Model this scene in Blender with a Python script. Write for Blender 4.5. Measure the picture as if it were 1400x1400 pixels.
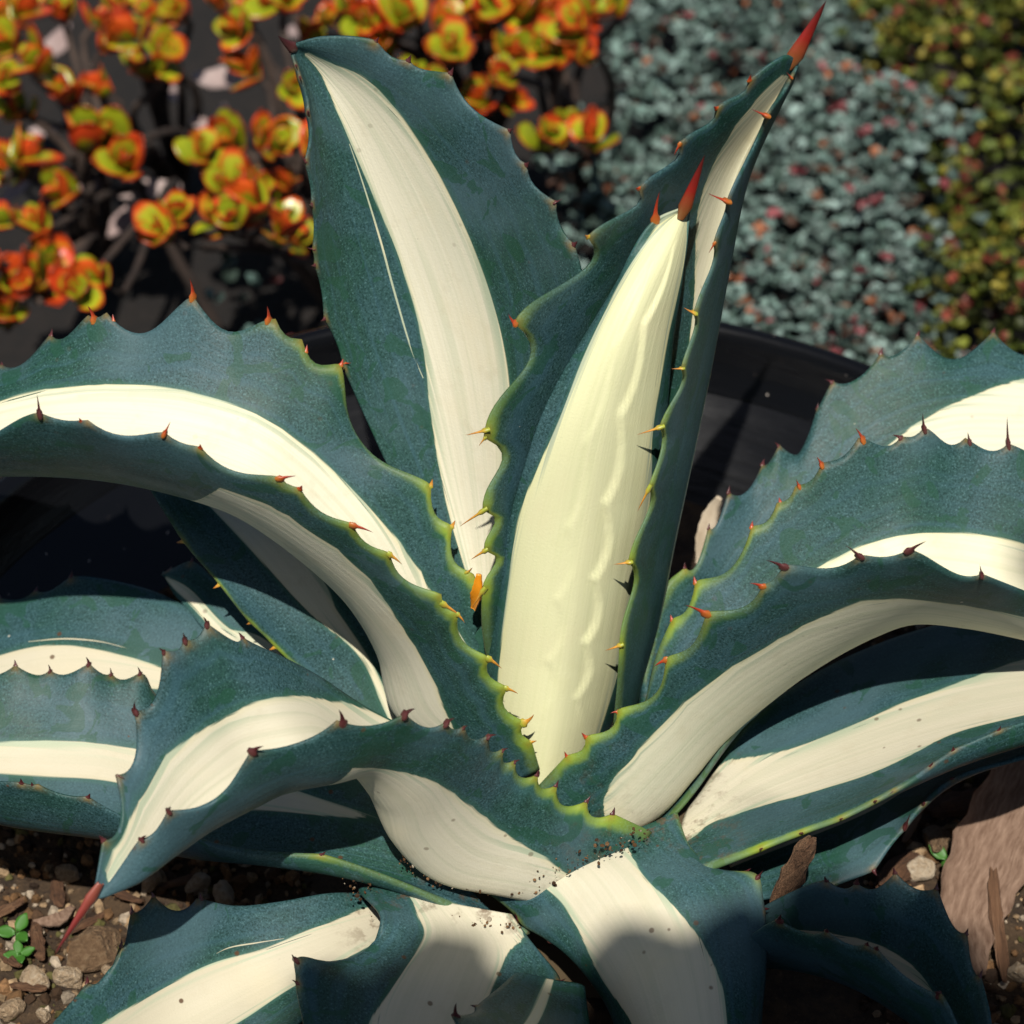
import bpy, bmesh, math, random
import numpy as np
from mathutils import Vector, Matrix

for o in list(bpy.data.objects):
    bpy.data.objects.remove(o)
S = bpy.context.scene
COL = S.collection
RX = math.radians

# ------------------------------------------------------------------ camera
PITCH, DIST, PXM = RX(40), 1.5, 0.0004          # pitch down, distance, metres per photo pixel at the plant
AIM = Vector((-0.024, 0.0, 0.219))
FWD = Vector((0, math.cos(PITCH), -math.sin(PITCH)))
UPV = Vector((0, math.sin(PITCH), math.cos(PITCH)))
CAM = AIM - FWD * DIST
cd = bpy.data.cameras.new('camera')
cd.sensor_width = 36
cd.lens = 36 * DIST / (1400 * PXM)
cd.clip_start, cd.clip_end = 0.05, 500
cd.dof.use_dof = True
cd.dof.focus_distance = 1.50
cd.dof.aperture_fstop = 8.0
co = bpy.data.objects.new('camera', cd)
COL.objects.link(co)
co.location = CAM
co.rotation_euler = (math.pi / 2 - PITCH, 0, 0)
S.camera = co
S.cycles.max_bounces, S.cycles.diffuse_bounces, S.cycles.glossy_bounces = 2, 1, 1
S.cycles.transmission_bounces = S.cycles.transparent_max_bounces = 1
S.cycles.use_adaptive_sampling, S.cycles.adaptive_threshold = True, .02
S.cycles.use_denoising = True
S.render.resolution_x = S.render.resolution_y = 1024

# ------------------------------------------------------------------ sky and sun
SUN_EL, SUN_AZ = RX(61.5), RX(-3)                  # azimuth off the camera's back, negative = from the left
sdir = Vector((math.sin(SUN_AZ) * math.cos(SUN_EL), -math.cos(SUN_AZ) * math.cos(SUN_EL), math.sin(SUN_EL)))
w = bpy.data.worlds.new('World')
S.world = w
w.use_nodes = True
nt = w.node_tree
sky = nt.nodes.new('ShaderNodeTexSky')
sky.sky_type = 'NISHITA'
sky.sun_disc = False
sky.sun_elevation = SUN_EL
sky.sun_rotation = math.atan2(sdir.x, sdir.y)
bg = nt.nodes['Background']
nt.links.new(sky.outputs[0], bg.inputs[0])
bg.inputs[1].default_value = 0.05
sl = bpy.data.lights.new('sun', 'SUN')
sl.energy, sl.angle, sl.color = 5.0, RX(0.53), (1.0, 0.95, 0.87)
so = bpy.data.objects.new('sun', sl)
COL.objects.link(so)
so.rotation_euler = sdir.to_track_quat('Z', 'Y').to_euler()
vs = S.view_settings
vs.view_transform, vs.look, vs.gamma, vs.exposure, vs.use_curve_mapping = 'Standard', 'None', 1.0, 0.04, False


# ------------------------------------------------------------------ pixels <-> space
def at(px, py, Y):
    """point on the ray of photo pixel (px, py) at world depth Y"""
    d = FWD * DIST + Vector((1, 0, 0)) * ((px - 700) * PXM) + UPV * ((700 - py) * PXM)
    return CAM + d * ((Y - CAM.y) / d.y)


def at_z(px, py, z):
    d = FWD * DIST + Vector((1, 0, 0)) * ((px - 700) * PXM) + UPV * ((700 - py) * PXM)
    return CAM + d * ((z - CAM.z) / d.z)


_F, _U, _C = np.array(FWD), np.array(UPV), np.array(CAM)


def proj(P):
    q = P - _C
    dep = q @ _F
    return np.stack([700 + q[..., 0] * DIST / dep / PXM, 700 - (q @ _U) * DIST / dep / PXM], -1)


# ------------------------------------------------------------------ helpers
def tag(o, label=None, cat=None, group=None, kind=None):
    if label: o['label'] = label
    if cat: o['category'] = cat
    if group: o['group'] = group
    if kind: o['kind'] = kind
    return o


def empty(name, loc=(0, 0, 0)):
    o = bpy.data.objects.new(name, None)
    o.empty_display_size = 0.02
    o.location = loc
    COL.objects.link(o)
    return o


def link_mesh(name, me, parent=None):
    o = bpy.data.objects.new(name, me)
    COL.objects.link(o)
    if parent: o.parent = parent
    return o


def mesh_np(name, verts, faces, mat, smooth=True, attrs=None):
    me = bpy.data.meshes.new(name)
    me.from_pydata([tuple(v) for v in verts], [], [tuple(f) for f in faces])
    me.materials.append(mat)
    if smooth:
        me.polygons.foreach_set('use_smooth', [True] * len(me.polygons))
    for k, a in (attrs or {}).items():
        a = np.asarray(a, dtype=np.float32)
        if a.ndim == 1:
            at_ = me.attributes.new(k, 'FLOAT', 'POINT')
            at_.data.foreach_set('value', a)
        else:
            at_ = me.attributes.new(k, 'FLOAT_VECTOR', 'POINT')
            at_.data.foreach_set('vector', a.ravel())
    me.update()
    return me


def big_mesh(name, V, F, mat, smooth=True, attrs=None):
    """numpy verts (n,3) and equal-sized faces (m,k) without the python loop"""
    V = np.asarray(V, np.float32); F = np.asarray(F, np.int32)
    me = bpy.data.meshes.new(name)
    me.vertices.add(len(V)); me.vertices.foreach_set('co', V.ravel())
    m, k = F.shape
    me.loops.add(m * k); me.loops.foreach_set('vertex_index', F.ravel())
    me.polygons.add(m)
    me.polygons.foreach_set('loop_start', np.arange(0, m * k, k, dtype=np.int32))
    me.polygons.foreach_set('loop_total', np.full(m, k, np.int32))
    me.polygons.foreach_set('use_smooth', np.full(m, smooth))
    me.materials.append(mat)
    for kk, a in (attrs or {}).items():
        a = np.asarray(a, dtype=np.float32)
        if a.ndim == 1:
            me.attributes.new(kk, 'FLOAT', 'POINT').data.foreach_set('value', a)
        else:
            me.attributes.new(kk, 'FLOAT_VECTOR', 'POINT').data.foreach_set('vector', a.ravel())
    me.update(calc_edges=True)
    me.validate()
    return me


def spline(pts, n):
    """centripetal Catmull-Rom through pts, n samples by chord length"""
    P = np.array(pts, float)
    P = np.vstack([2 * P[0] - P[1], P, 2 * P[-1] - P[-2]])
    out = []
    for i in range(1, len(P) - 2):
        p0, p1, p2, p3 = P[i - 1:i + 3]
        t0 = 0
        t1 = t0 + max(np.linalg.norm(p1 - p0), 1e-5) ** .5
        t2 = t1 + max(np.linalg.norm(p2 - p1), 1e-5) ** .5
        t3 = t2 + max(np.linalg.norm(p3 - p2), 1e-5) ** .5
        t = np.linspace(t1, t2, 24, endpoint=False)[:, None]
        a1 = (t1 - t) / (t1 - t0) * p0 + (t - t0) / (t1 - t0) * p1
        a2 = (t2 - t) / (t2 - t1) * p1 + (t - t1) / (t2 - t1) * p2
        a3 = (t3 - t) / (t3 - t2) * p2 + (t - t2) / (t3 - t2) * p3
        b1 = (t2 - t) / (t2 - t0) * a1 + (t - t0) / (t2 - t0) * a2
        b2 = (t3 - t) / (t3 - t1) * a2 + (t - t1) / (t3 - t1) * a3
        out.append((t2 - t) / (t2 - t1) * b1 + (t - t1) / (t2 - t1) * b2)
    out.append(P[-2][None])
    Q = np.vstack(out)
    s = np.r_[0, np.cumsum(np.linalg.norm(np.diff(Q, axis=0), axis=1))]
    tt = np.linspace(0, s[-1], n)
    return np.stack([np.interp(tt, s, Q[:, k]) for k in range(Q.shape[1])], 1)


# ------------------------------------------------------------------ material helpers
class NT:
    def __init__(self, name):
        self.m = bpy.data.materials.new(name)
        self.m.use_nodes = True
        self.t = self.m.node_tree
        self.b = self.t.nodes['Principled BSDF']

    def n(self, typ, **kw):
        x = self.t.nodes.new('ShaderNode' + typ)
        for k, v in kw.items(): setattr(x, k, v)
        return x

    def l(self, a, b): self.t.links.new(a, b)

    def put(self, sock, v):
        if hasattr(v, 'is_output') or isinstance(v, bpy.types.NodeSocket): self.l(v, sock)
        else: sock.default_value = v

    def attr(self, name, vec=False):
        a = self.n('Attribute', attribute_name=name)
        return a.outputs['Vector' if vec else 'Fac']

    def math(self, op, a, b=0.0, c=None, clamp=False):
        x = self.n('Math', operation=op, use_clamp=clamp)
        self.put(x.inputs[0], a); self.put(x.inputs[1], b)
        if c is not None: self.put(x.inputs[2], c)
        return x.outputs[0]

    def sstep(self, v, e0, e1, lo=0.0, hi=1.0):
        x = self.n('MapRange', interpolation_type='SMOOTHSTEP')
        self.put(x.inputs['Value'], v)
        for k, q in (('From Min', e0), ('From Max', e1), ('To Min', lo), ('To Max', hi)): self.put(x.inputs[k], q)
        return x.outputs[0]

    def noise(self, vec, scale, detail=4, rough=.55, dist=0.0):
        x = self.n('TexNoise')
        if vec is not None: self.l(vec, x.inputs['Vector'])
        x.inputs['Scale'].default_value = scale
        x.inputs['Detail'].default_value = detail
        x.inputs['Roughness'].default_value = rough
        x.inputs['Distortion'].default_value = dist
        return x.outputs[0]

    def mix(self, f, a, b, mode='MIX'):
        x = self.n('Mix', data_type='RGBA', blend_type=mode)
        self.put(x.inputs[0], f)
        for s, v in ((x.inputs[6], a), (x.inputs[7], b)):
            self.put(s, v if not isinstance(v, tuple) else (*v, 1.0)[:4])
        return x.outputs[2]

    def ramp(self, f, stops):
        x = self.n('ValToRGB')
        self.l(f, x.inputs[0])
        e = x.color_ramp.elements
        while len(e) > 1: e.remove(e[-1])
        e[0].position, e[0].color = stops[0][0], (*stops[0][1], 1)
        for p, c in stops[1:]:
            q = e.new(p); q.color = (*c, 1)
        return x.outputs[0]

    def mapv(self, vec, scale):
        x = self.n('Mapping')
        self.l(vec, x.inputs[0]); x.inputs['Scale'].default_value = scale
        return x.outputs[0]

    def bump(self, h, strength, dist, prev=None):
        x = self.n('Bump')
        x.inputs['Strength'].default_value = strength
        x.inputs['Distance'].default_value = dist
        self.l(h, x.inputs['Height'])
        if prev is not None: self.l(prev, x.inputs['Normal'])
        return x.outputs[0]


def leaf_material():
    k = NT('agave_leaf')
    lc = k.attr('leafco', True)                    # metres: across, along, leaf seed
    band, edge, young = k.attr('band'), k.attr('edge'), k.attr('young')
    stripe = k.math('SUBTRACT', k.attr('stripew'), k.math('ABSOLUTE', k.attr('stripe')))
    obj = k.n('TexCoord').outputs['Object']
    streak = k.noise(k.mapv(lc, (900, 9, 1)), 1.0, 1, .6)
    streak2 = k.noise(k.mapv(lc, (260, 5, 1)), 1.0, 2, .5)
    fine = k.noise(obj, 780, 1, .8)
    mid = k.noise(obj, 60, 3, .65)
    blot = k.noise(obj, 16, 3, .55, .4)
    # blue-green flesh with a waxy bloom that is rubbed off in patches
    g = k.mix(k.sstep(blot, .35, .68), (.034, .083, .092), (.018, .064, .044))
    g = k.mix(k.sstep(mid, .45, .75, 0, .55), g, (.040, .104, .104))
    g = k.mix(k.sstep(fine, .54, .32, 0, .75), g, (.007, .030, .026))
    g = k.mix(k.sstep(fine, .57, .80, 0, .5), g, (.12, .24, .25))
    g = k.mix(k.sstep(streak2, .45, .75, 0, .45), g, (.042, .106, .135))
    g = k.mix(k.sstep(k.noise(obj, 9, 2, .5, .8), .50, .68, 0, .55), g, (.070, .128, .150))
    rub = k.math('MULTIPLY', k.sstep(k.noise(obj, 38, 3, .5, 1.2), .585, .605), .6)
    g = k.mix(rub, g, (.014, .066, .036))
    # yellow-green young margins near the heart
    yg = k.math('MULTIPLY', k.sstep(k.math('ADD', edge, k.math('MULTIPLY', k.math('SUBTRACT', mid, .5), .005)), .0045, .0012), young)
    g = k.mix(k.math('MULTIPLY', yg, .95, clamp=True), g, (.40, .52, .025))
    g = k.mix(k.math('MULTIPLY', k.sstep(edge, .009, .002), k.math('MULTIPLY', young, .4), clamp=True), g, (.05, .17, .04))
    g = k.mix(k.math('MULTIPLY', k.math('MULTIPLY', k.attr('tooth'), k.sstep(edge, .0032, .0006)), .6, clamp=True), g, (.22, .13, .025))
    # cream stripe
    c = k.mix(k.sstep(streak, .42, .72, 0, .4), (.76, .725, .56), (.67, .64, .46))
    c = k.mix(k.sstep(streak2, .46, .66, 0, .6), c, (.58, .60, .43))
    c = k.mix(k.sstep(band, .004, .0, 0, .45), c, (.66, .60, .30))
    c = k.mix(k.sstep(mid, .52, .75, 0, .35), c, (.55, .50, .34))
    c = k.mix(k.math('MULTIPLY', k.attr('aged_dim'), .8), c, (.50, .45, .33))  # greyer cream on lower leaves: dirty with age, plus dimming for their angle to light
    c = k.mix(k.math('MULTIPLY', k.attr('heart'), .75), c, (.69, .69, .37))
    c = k.mix(k.sstep(blot, .5, .8, 0, .3), c, (.70, .60, .38))
    c = k.mix(k.math('MULTIPLY', k.sstep(band, .0085, .001), k.sstep(streak2, .50, .60)), c, (.42, .47, .33))
    wob = k.math('MULTIPLY', k.math('SUBTRACT', k.math('ADD', streak2, k.math('MULTIPLY', streak, .5)), .75), .003)
    inb = k.sstep(k.math('ADD', band, wob), -.0004, .0006)
    halo = k.sstep(k.math('ADD', band, wob), -.004, .0005, 0, .5)
    g = k.mix(halo, g, (.045, .13, .085))
    inb = k.math('MAXIMUM', inb, k.sstep(k.math('ADD', stripe, k.math('MULTIPLY', wob, .2)), -.0002, .0003))
    grs = k.sstep(k.noise(k.mapv(lc, (520, 14, 1)), 1.0, 2, .5), .70, .72)     # stray green slivers in the cream
    inb = k.math('MULTIPLY', inb, k.math('SUBTRACT', 1.0, k.math('MULTIPLY', grs, k.sstep(band, .006, .001))))
    col = k.mix(inb, g, c)
    # specks of scale, scars and dust
    vo = k.n('TexVoronoi'); k.l(obj, vo.inputs['Vector']); vo.inputs['Scale'].default_value = 75
    vsz = k.math('MULTIPLY', k.sstep(vo.outputs['Color'], .45, .8), .15)
    spot = k.math('MULTIPLY', k.sstep(vo.outputs['Distance'], vsz, k.math('MULTIPLY', vsz, .5)), k.attr('aged_dim'))
    col = k.mix(k.math('MULTIPLY', spot, .9), col, (.085, .035, .012))
    vo2 = k.n('TexVoronoi'); k.l(obj, vo2.inputs['Vector']); vo2.inputs['Scale'].default_value = 55
    vsz2 = k.math('MULTIPLY', k.sstep(vo2.outputs['Color'], .72, 1.0), .085)
    dust = k.sstep(vo2.outputs['Distance'], vsz2, k.math('MULTIPLY', vsz2, .4))
    col = k.mix(k.math('MULTIPLY', dust, .8), col, (.55, .52, .42))
    dirt = k.math('MULTIPLY', k.sstep(k.noise(obj, 110, 3, .7), .50, .68), k.attr('dirt'))
    col = k.mix(k.math('MULTIPLY', dirt, .8, clamp=True), col, (.11, .055, .025))
    k.l(col, k.b.inputs['Base Color'])
    k.put(k.b.inputs['Roughness'], k.math('ADD', .40, k.math('MULTIPLY', mid, .25)))
    k.b.inputs['Specular IOR Level'].default_value = .26
    h = k.math('ADD', k.math('MULTIPLY', fine, .35), k.math('MULTIPLY', streak2, .8))
    n1 = k.bump(h, .4, .0008)
    k.l(n1, k.b.inputs['Normal'])
    return k.m


def spine_material(name, base, mid, tip):
    k = NT(name)
    z = k.n('SeparateXYZ'); k.l(k.n('TexCoord').outputs['Object'], z.inputs[0])
    nz = k.noise(k.n('TexCoord').outputs['Object'], 6, 3)
    f = k.math('ADD', z.outputs[2], k.math('MULTIPLY', k.math('SUBTRACT', nz, .5), .25))
    k.l(k.ramp(f, [(0.0, base), (.38, mid), (1.0, tip)]), k.b.inputs['Base Color'])
    k.b.inputs['Roughness'].default_value = .38
    return k.m


M_LEAF = leaf_material()
M_SP = {
    'b': spine_material('spine_brown_red', (.26, .07, .045), (.24, .035, .028), (.09, .015, .015)),
    'd': spine_material('spine_maroon', (.10, .035, .030), (.085, .018, .020), (.030, .010, .012)),
    'r': spine_material('spine_red', (.40, .13, .02), (.42, .045, .014), (.12, .012, .010)),
    'o': spine_material('spine_orange', (.33, .36, .04), (.60, .27, .035), (.30, .09, .02)),
    't': spine_material('spine_tip_red', (.24, .085, .025), (.27, .016, .010), (.035, .007, .007)),
}


# ------------------------------------------------------------------ spines
def horn(name, mat, bend=.30, flare=.50, r=.15, n=9, rings=8):
    V, F = [], []
    for i in range(rings + 1):
        t = i / rings
        rad = r * (1 - t) ** .85 + (flare - r) * max(0, 1 - t / .3) ** 2
        if i == 0: rad *= .45
        x = bend * t * t
        z = t - .12 * (i == 0)
        for j in range(n):
            a = 2 * math.pi * j / n
            V.append((x + rad * math.cos(a) * 1.15, rad * math.sin(a) * .62, z))
    for i in range(rings):
        for j in range(n):
            F.append((i * n + j, i * n + (j + 1) % n, (i + 1) * n + (j + 1) % n, (i + 1) * n + j))
    return mesh_np(name, V, F, mat)


HORN = {c: horn('spine_' + c, M_SP[c]) for c in 'dro'}
STUB = {c: horn('spine_stub_' + c, M_SP[c], bend=.15, flare=.50, r=.26) for c in 'dro'}
TIPS = {'t': horn('terminal_spine', M_SP['t'], bend=.0, flare=.11, r=.105, n=10, rings=10),
        'd': horn('terminal_spine_dark', M_SP['d'], bend=.1, flare=.2, r=.15, n=10, rings=10),
        'm': horn('terminal_spine_old', M_SP['b'], bend=.0, flare=.12, r=.09, n=10, rings=10)}


def place_spine(me, name, base, tip, side, parent, width=1.0):
    """horn from base to tip; side = where it bends from"""
    z = (tip - base)
    L = z.length
    z.normalize()
    x = side - z * side.dot(z)
    x = x.normalized() if x.length > 1e-6 else z.orthogonal().normalized()
    y = z.cross(x)
    o = link_mesh(name, me, parent)
    o.matrix_world = Matrix(((x.x * L * width, y.x * L * width, z.x * L, base.x), (x.y * L * width, y.y * L * width, z.y * L, base.y),
                             (x.z * L * width, y.z * L * width, z.z * L, base.z), (0, 0, 0, 1)))
    return o


# ------------------------------------------------------------------ agave leaves
rng = random.Random(4)
AGAVE = empty('agave_plant', (0, 0, 0))
tag(AGAVE, 'large blue-green agave with cream centre stripes and red spines growing in black pot', 'agave')


def first_cross(rowpx, us, poly, rev):
    """first u at which the projected row crosses the polyline"""
    idx = range(len(us) - 1)
    if rev: idx = reversed(idx)
    A, B = poly[:-1], poly[1:]
    for i in idx:
        p, r = rowpx[i], rowpx[i + 1] - rowpx[i]
        s = B - A
        den = r[0] * s[:, 1] - r[1] * s[:, 0]
        den = np.where(abs(den) < 1e-9, 1e-9, den)
        qp = A - p
        t = (qp[:, 0] * s[:, 1] - qp[:, 1] * s[:, 0]) / den
        v = (qp[:, 0] * r[1] - qp[:, 1] * r[0]) / den
        ok = (t >= 0) & (t <= 1) & (v >= 0) & (v <= 1)
        if ok.any():
            return us[i] + (us[i + 1] - us[i]) * t[ok][0]
    return None


def make_leaf(L, M, R, bl=None, br=None, teethL=(), teethR=(), tip=None, thick=.0075, young=(0, .3), heart=0, aged_dim=.3, dirt=.0,
              p=2.0, band=(-.38, .38), stripes=(), sag=.11, nv=110, nu=41, dents=False, tc='d', label=None, bandtip=.97, autoL=None, autoR=None, shift=None, br_extra=(), thalo=1.0, skew=1.0):
    seed = rng.random() * 100
    sh = (lambda f: float(np.interp(f, [a for a, b in shift], [b for a, b in shift]))) if shift else (lambda f: 0.0)
    C3 = [spline([at(q[0], q[1], q[2] + sh(i / (len(c) - 1))) for i, q in enumerate(c)], nv) for c in (L, M, R)]
    Lc, Mc, Rc = C3
    v = np.linspace(0, 1, nv)
    hw = (np.linalg.norm(Lc - Mc, axis=1) + np.linalg.norm(Rc - Mc, axis=1)) / 2
    leaf_len = np.linalg.norm(np.diff(Mc, axis=0), axis=1).sum()

    def scallop(curve, teeth, auto):
        pc = proj(curve)
        tv = sorted(int(np.argmin(((pc - np.array(t[:2])) ** 2).sum(1))) for t in teeth)
        s = np.zeros(nv)
        arc = np.r_[0, np.cumsum(np.linalg.norm(np.diff(curve, axis=0), axis=1))]
        for a, b in zip(tv[:-1], tv[1:]):
            if b - a < 2: continue
            t = (arc[a:b + 1] - arc[a]) / max(arc[b] - arc[a], 1e-6)
            s[a:b + 1] -= min(sag * (arc[b] - arc[a]), .013) * 4 * t ** skew * (1 - t ** skew)
        pr = np.zeros(nv)
        for a in tv: pr = np.maximum(pr, np.exp(-np.abs(arc - arc[a]) / .0075))
        return s, pr
    (sL, pL), (sR, pR) = scallop(Lc, teethL, autoL), scallop(Rc, teethR, autoR)
    us = np.sign(np.linspace(-1, 1, nu)) * (1 - (1 - abs(np.linspace(-1, 1, nu))) ** 1.25)
    nz = np.random.RandomState(int(seed * 100))
    ph = nz.rand(8) * 6.28
    U, V = np.meshgrid(us, v)                           # rows = v
    ue = U * (1 + np.where(U < 0, sL[:, None], sR[:, None]) / np.maximum(hw[:, None], .006) * abs(U) ** 5)
    def soft(c):
        kk = np.exp(-.5 * (np.arange(-30, 31) / (nv * .085)) ** 2); kk /= kk.sum()
        q = np.vstack([2 * c[0] - c[30:0:-1], c, 2 * c[-1] - c[-2:-32:-1]])
        return np.stack([np.convolve(q[:, a], kk, 'valid') for a in range(3)], 1)
    Ls, Rs = soft(Lc), soft(Rc)
    P = Mc[:, None] + (Rs - Ls)[:, None] / 2 * ue[..., None] + ((Ls + Rs) / 2 - Mc)[:, None] * (abs(ue) ** p)[..., None]
    P = P + np.where((U < 0)[..., None], (Lc - Ls)[:, None], (Rc - Rs)[:, None]) * (abs(U) ** 8)[..., None]
    dv = np.gradient(P, axis=0); du = np.gradient(P, axis=1)
    N = np.cross(dv, du)
    N /= np.maximum(np.linalg.norm(N, axis=2, keepdims=True), 1e-9)
    ref = (Mc - (Lc + Rc) / 2)
    if (N[:, nu // 2] * ref).sum() < 0: N = -N
    # small natural unevenness of the blade
    wav = (np.sin(V * 7 + U * 2 + ph[0]) * .6 + np.sin(V * 13 - U * 3 + ph[1]) * .3) * .0009
    wav = wav + np.sin(V * 16 + ph[3]) * np.abs(U) ** 4 * .0008
    P = P + N * wav[..., None]
    th = thick * (1 - .55 * V) * np.maximum(1 - abs(U) ** 5, .0) ** .6 * np.minimum(1, hw / .02)[:, None] + .0012
    if dents:                                            # prints left by the spines of neighbouring leaves while in bud
        for off, ph_, amp in ((.20, 0.0, .0011), (-.22, .35, .0004)):
            line = off - .12 * V + .15 * np.abs(np.sin(np.pi * (V * 9.3 + ph_ + .5 * np.sin(V * 5)))) ** .8
            win = np.clip((V - .12) / .1, 0, 1) * np.clip((.93 - V) / .1, 0, 1)
            P = P + N * (amp * win * np.tanh((U - line) / .013) * np.exp(-np.maximum(U - line, 0) * 2.2))[..., None]
    top, bot = P - N * th[..., None] / 2, P + N * th[..., None] / 2
    # stripe edges from the traced outline
    ppx = proj(P)
    eL, eR = np.full(nv, np.nan), np.full(nv, np.nan)
    for arr, poly, rev in ((eL, bl, False), (eR, br, True)):
        if poly is None: continue
        pl = np.array(poly, float)
        pl = spline(pl, 60)
        for i in range(nv):
            c = first_cross(ppx[i], us, pl, rev)
            if c is not None: arr[i] = c
    for f, u_ in br_extra: eR[int(f * (nv - 1))] = u_
    if br_extra: eR[(v > br_extra[0][0]) & (v < br_extra[-1][0])] = np.interp(v[(v > br_extra[0][0]) & (v < br_extra[-1][0])], [a for a, b in br_extra], [b for a, b in br_extra])

    def fill(a, dflt):
        ok = ~np.isnan(a)
        if ok.sum() < 2: return None
        out = np.interp(v, v[ok], a[ok])
        kk = np.ones(7) / 7
        return np.convolve(np.r_[[out[0]] * 3, out, [out[-1]] * 3], kk, 'valid')
    fL, fR = fill(eL, band[0]), fill(eR, band[1])
    if fL is None: fL = np.full(nv, band[0]) if fR is None else -np.abs(fR)
    if fR is None: fR = np.full(nv, band[1]) if bl is None else np.maximum(np.abs(fL), .15)
    hwm = hw[:, None]
    bd = np.minimum(U - fL[:, None], fR[:, None] - U) * hwm
    close = np.clip((v - bandtip) / max(1 - bandtip, 1e-3), 0, 1)[:, None] * .02
    bd = bd - close
    st = np.full_like(bd, 1.0); sw = np.full_like(bd, -1.0)
    for pl, wd in stripes:
        pl = spline(np.array(pl, float), 60)
        e = np.full(nv, np.nan)
        for i in range(nv):
            c = first_cross(ppx[i], us, pl, False)
            if c is not None: e[i] = c
        ok = ~np.isnan(e)
        if ok.sum() < 2: continue
        ii = np.where(ok)[0]
        f = np.interp(v, v[ok], e[ok])
        cut = np.where((np.arange(nv) >= ii[0]) & (np.arange(nv) <= ii[-1]), 0, -.01)[:, None]
        st, sw = (U - f[:, None]) * hwm, wd * (.3 + .7 * np.sin(np.pi * np.clip((np.arange(nv) - ii[0]) / max(ii[-1] - ii[0], 1), 0, 1)))[:, None] + cut + 0 * U
    edge = (1 - np.abs(U)) * hwm
    yv = np.clip(1 - (v - young[0]) / max(young[1] - young[0], 1e-3), 0, 1)[:, None] * np.ones_like(U) if young[1] > 0 else np.zeros_like(U)
    if young[1] > 0:
        yv = np.clip(yv * 1.5, 0, 1) * (.16 + .84 * np.where(U < 0, pL[:, None], pR[:, None]))
    dr = dirt * np.clip(1 - V / .16, 0, 1)
    lco = np.stack([U * hw.max() * .8 + seed, V * leaf_len + seed, np.full_like(U, seed)], 2)
    n1 = nv * nu
    VV = np.vstack([top.reshape(-1, 3), bot.reshape(-1, 3)])
    idx = np.arange(n1).reshape(nv, nu)
    q = np.stack([idx[:-1, :-1], idx[:-1, 1:], idx[1:, 1:], idx[1:, :-1]], -1).reshape(-1, 4)
    qb = q[:, ::-1] + n1
    e1 = np.stack([idx[:-1, 0], idx[1:, 0], idx[1:, 0] + n1, idx[:-1, 0] + n1], -1)
    e2 = np.stack([idx[1:, -1], idx[:-1, -1], idx[:-1, -1] + n1, idx[1:, -1] + n1], -1)
    e3 = np.stack([idx[0, 1:], idx[0, :-1], idx[0, :-1] + n1, idx[0, 1:] + n1], -1)
    e4 = np.stack([idx[-1, :-1], idx[-1, 1:], idx[-1, 1:] + n1, idx[-1, :-1] + n1], -1)
    FF = np.vstack([q, qb, e1, e2, e3, e4])
    two = lambda a: np.concatenate([a.reshape(n1, *a.shape[2:])] * 2)
    me = big_mesh('agave_leaf', VV, FF, M_LEAF, True, {
        'leafco': two(lco), 'band': two(bd), 'edge': two(edge), 'young': two(yv), 'stripe': two(st), 'stripew': two(sw), 'tooth': two(np.where(U < 0, pL[:, None], pR[:, None]) ** 3 * thalo + 0 * U),
        'heart': np.full(2 * n1, heart), 'aged_dim': np.full(2 * n1, aged_dim), 'dirt': two(dr)})
    o = link_mesh('leaf', me, AGAVE)
    if label: o['label'] = label
    # marginal spines
    Pm = P
    for teeth, j, jj in ((teethL, 0, 3), (teethR, nu - 1, nu - 4)):
        pc = proj(Pm[:, j])
        for t in teeth:
            i = int(np.argmin(((pc - np.array(t[:2])) ** 2).sum(1)))
            i = min(max(i, 1), nv - 2)
            b = Vector(Pm[i, j])
            outw = Vector(Pm[i, j] - Pm[i, jj]).normalized()
            along = Vector(Pm[i + 1, j] - Pm[i - 1, j]).normalized()
            c = t[-1] if isinstance(t[-1], str) else tc
            nums = [x for x in t if not isinstance(x, str)]
            if len(nums) >= 4:
                T = at(nums[2], nums[3], b.y - .001)
                B0 = at(nums[0], nums[1], b.y)
                d = T - B0
                ln = max(d.length, .003)
                d = (d.normalized() + outw * .35).normalized()
                place_spine(HORN[c], 'spine', b - outw * .0012, b + d * ln * 1.08, outw * -1 + along * .3, o, min(1.1, .0085 / ln))
            else:
                ln = .0030 + .0012 * rng.random()
                d = (outw + along * rng.uniform(-.5, .3)).normalized()
                place_spine(STUB[c], 'spine', b - outw * .0010, b + d * ln, along, o)
    if tip:
        (bx, by), (tx, ty), kind, wd = tip[0], tip[1], tip[2], tip[3]
        Y0 = Mc[-1][1] + (tip[5] if len(tip) > 5 else 0)
        Y1 = Y0 + (tip[4] if len(tip) > 4 else 0)
        place_spine(TIPS[kind], 'terminal_spine', at(bx, by, Y0), at(tx, ty, Y1), Vector((0, 0, 1)), o, wd)
    return o


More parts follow.
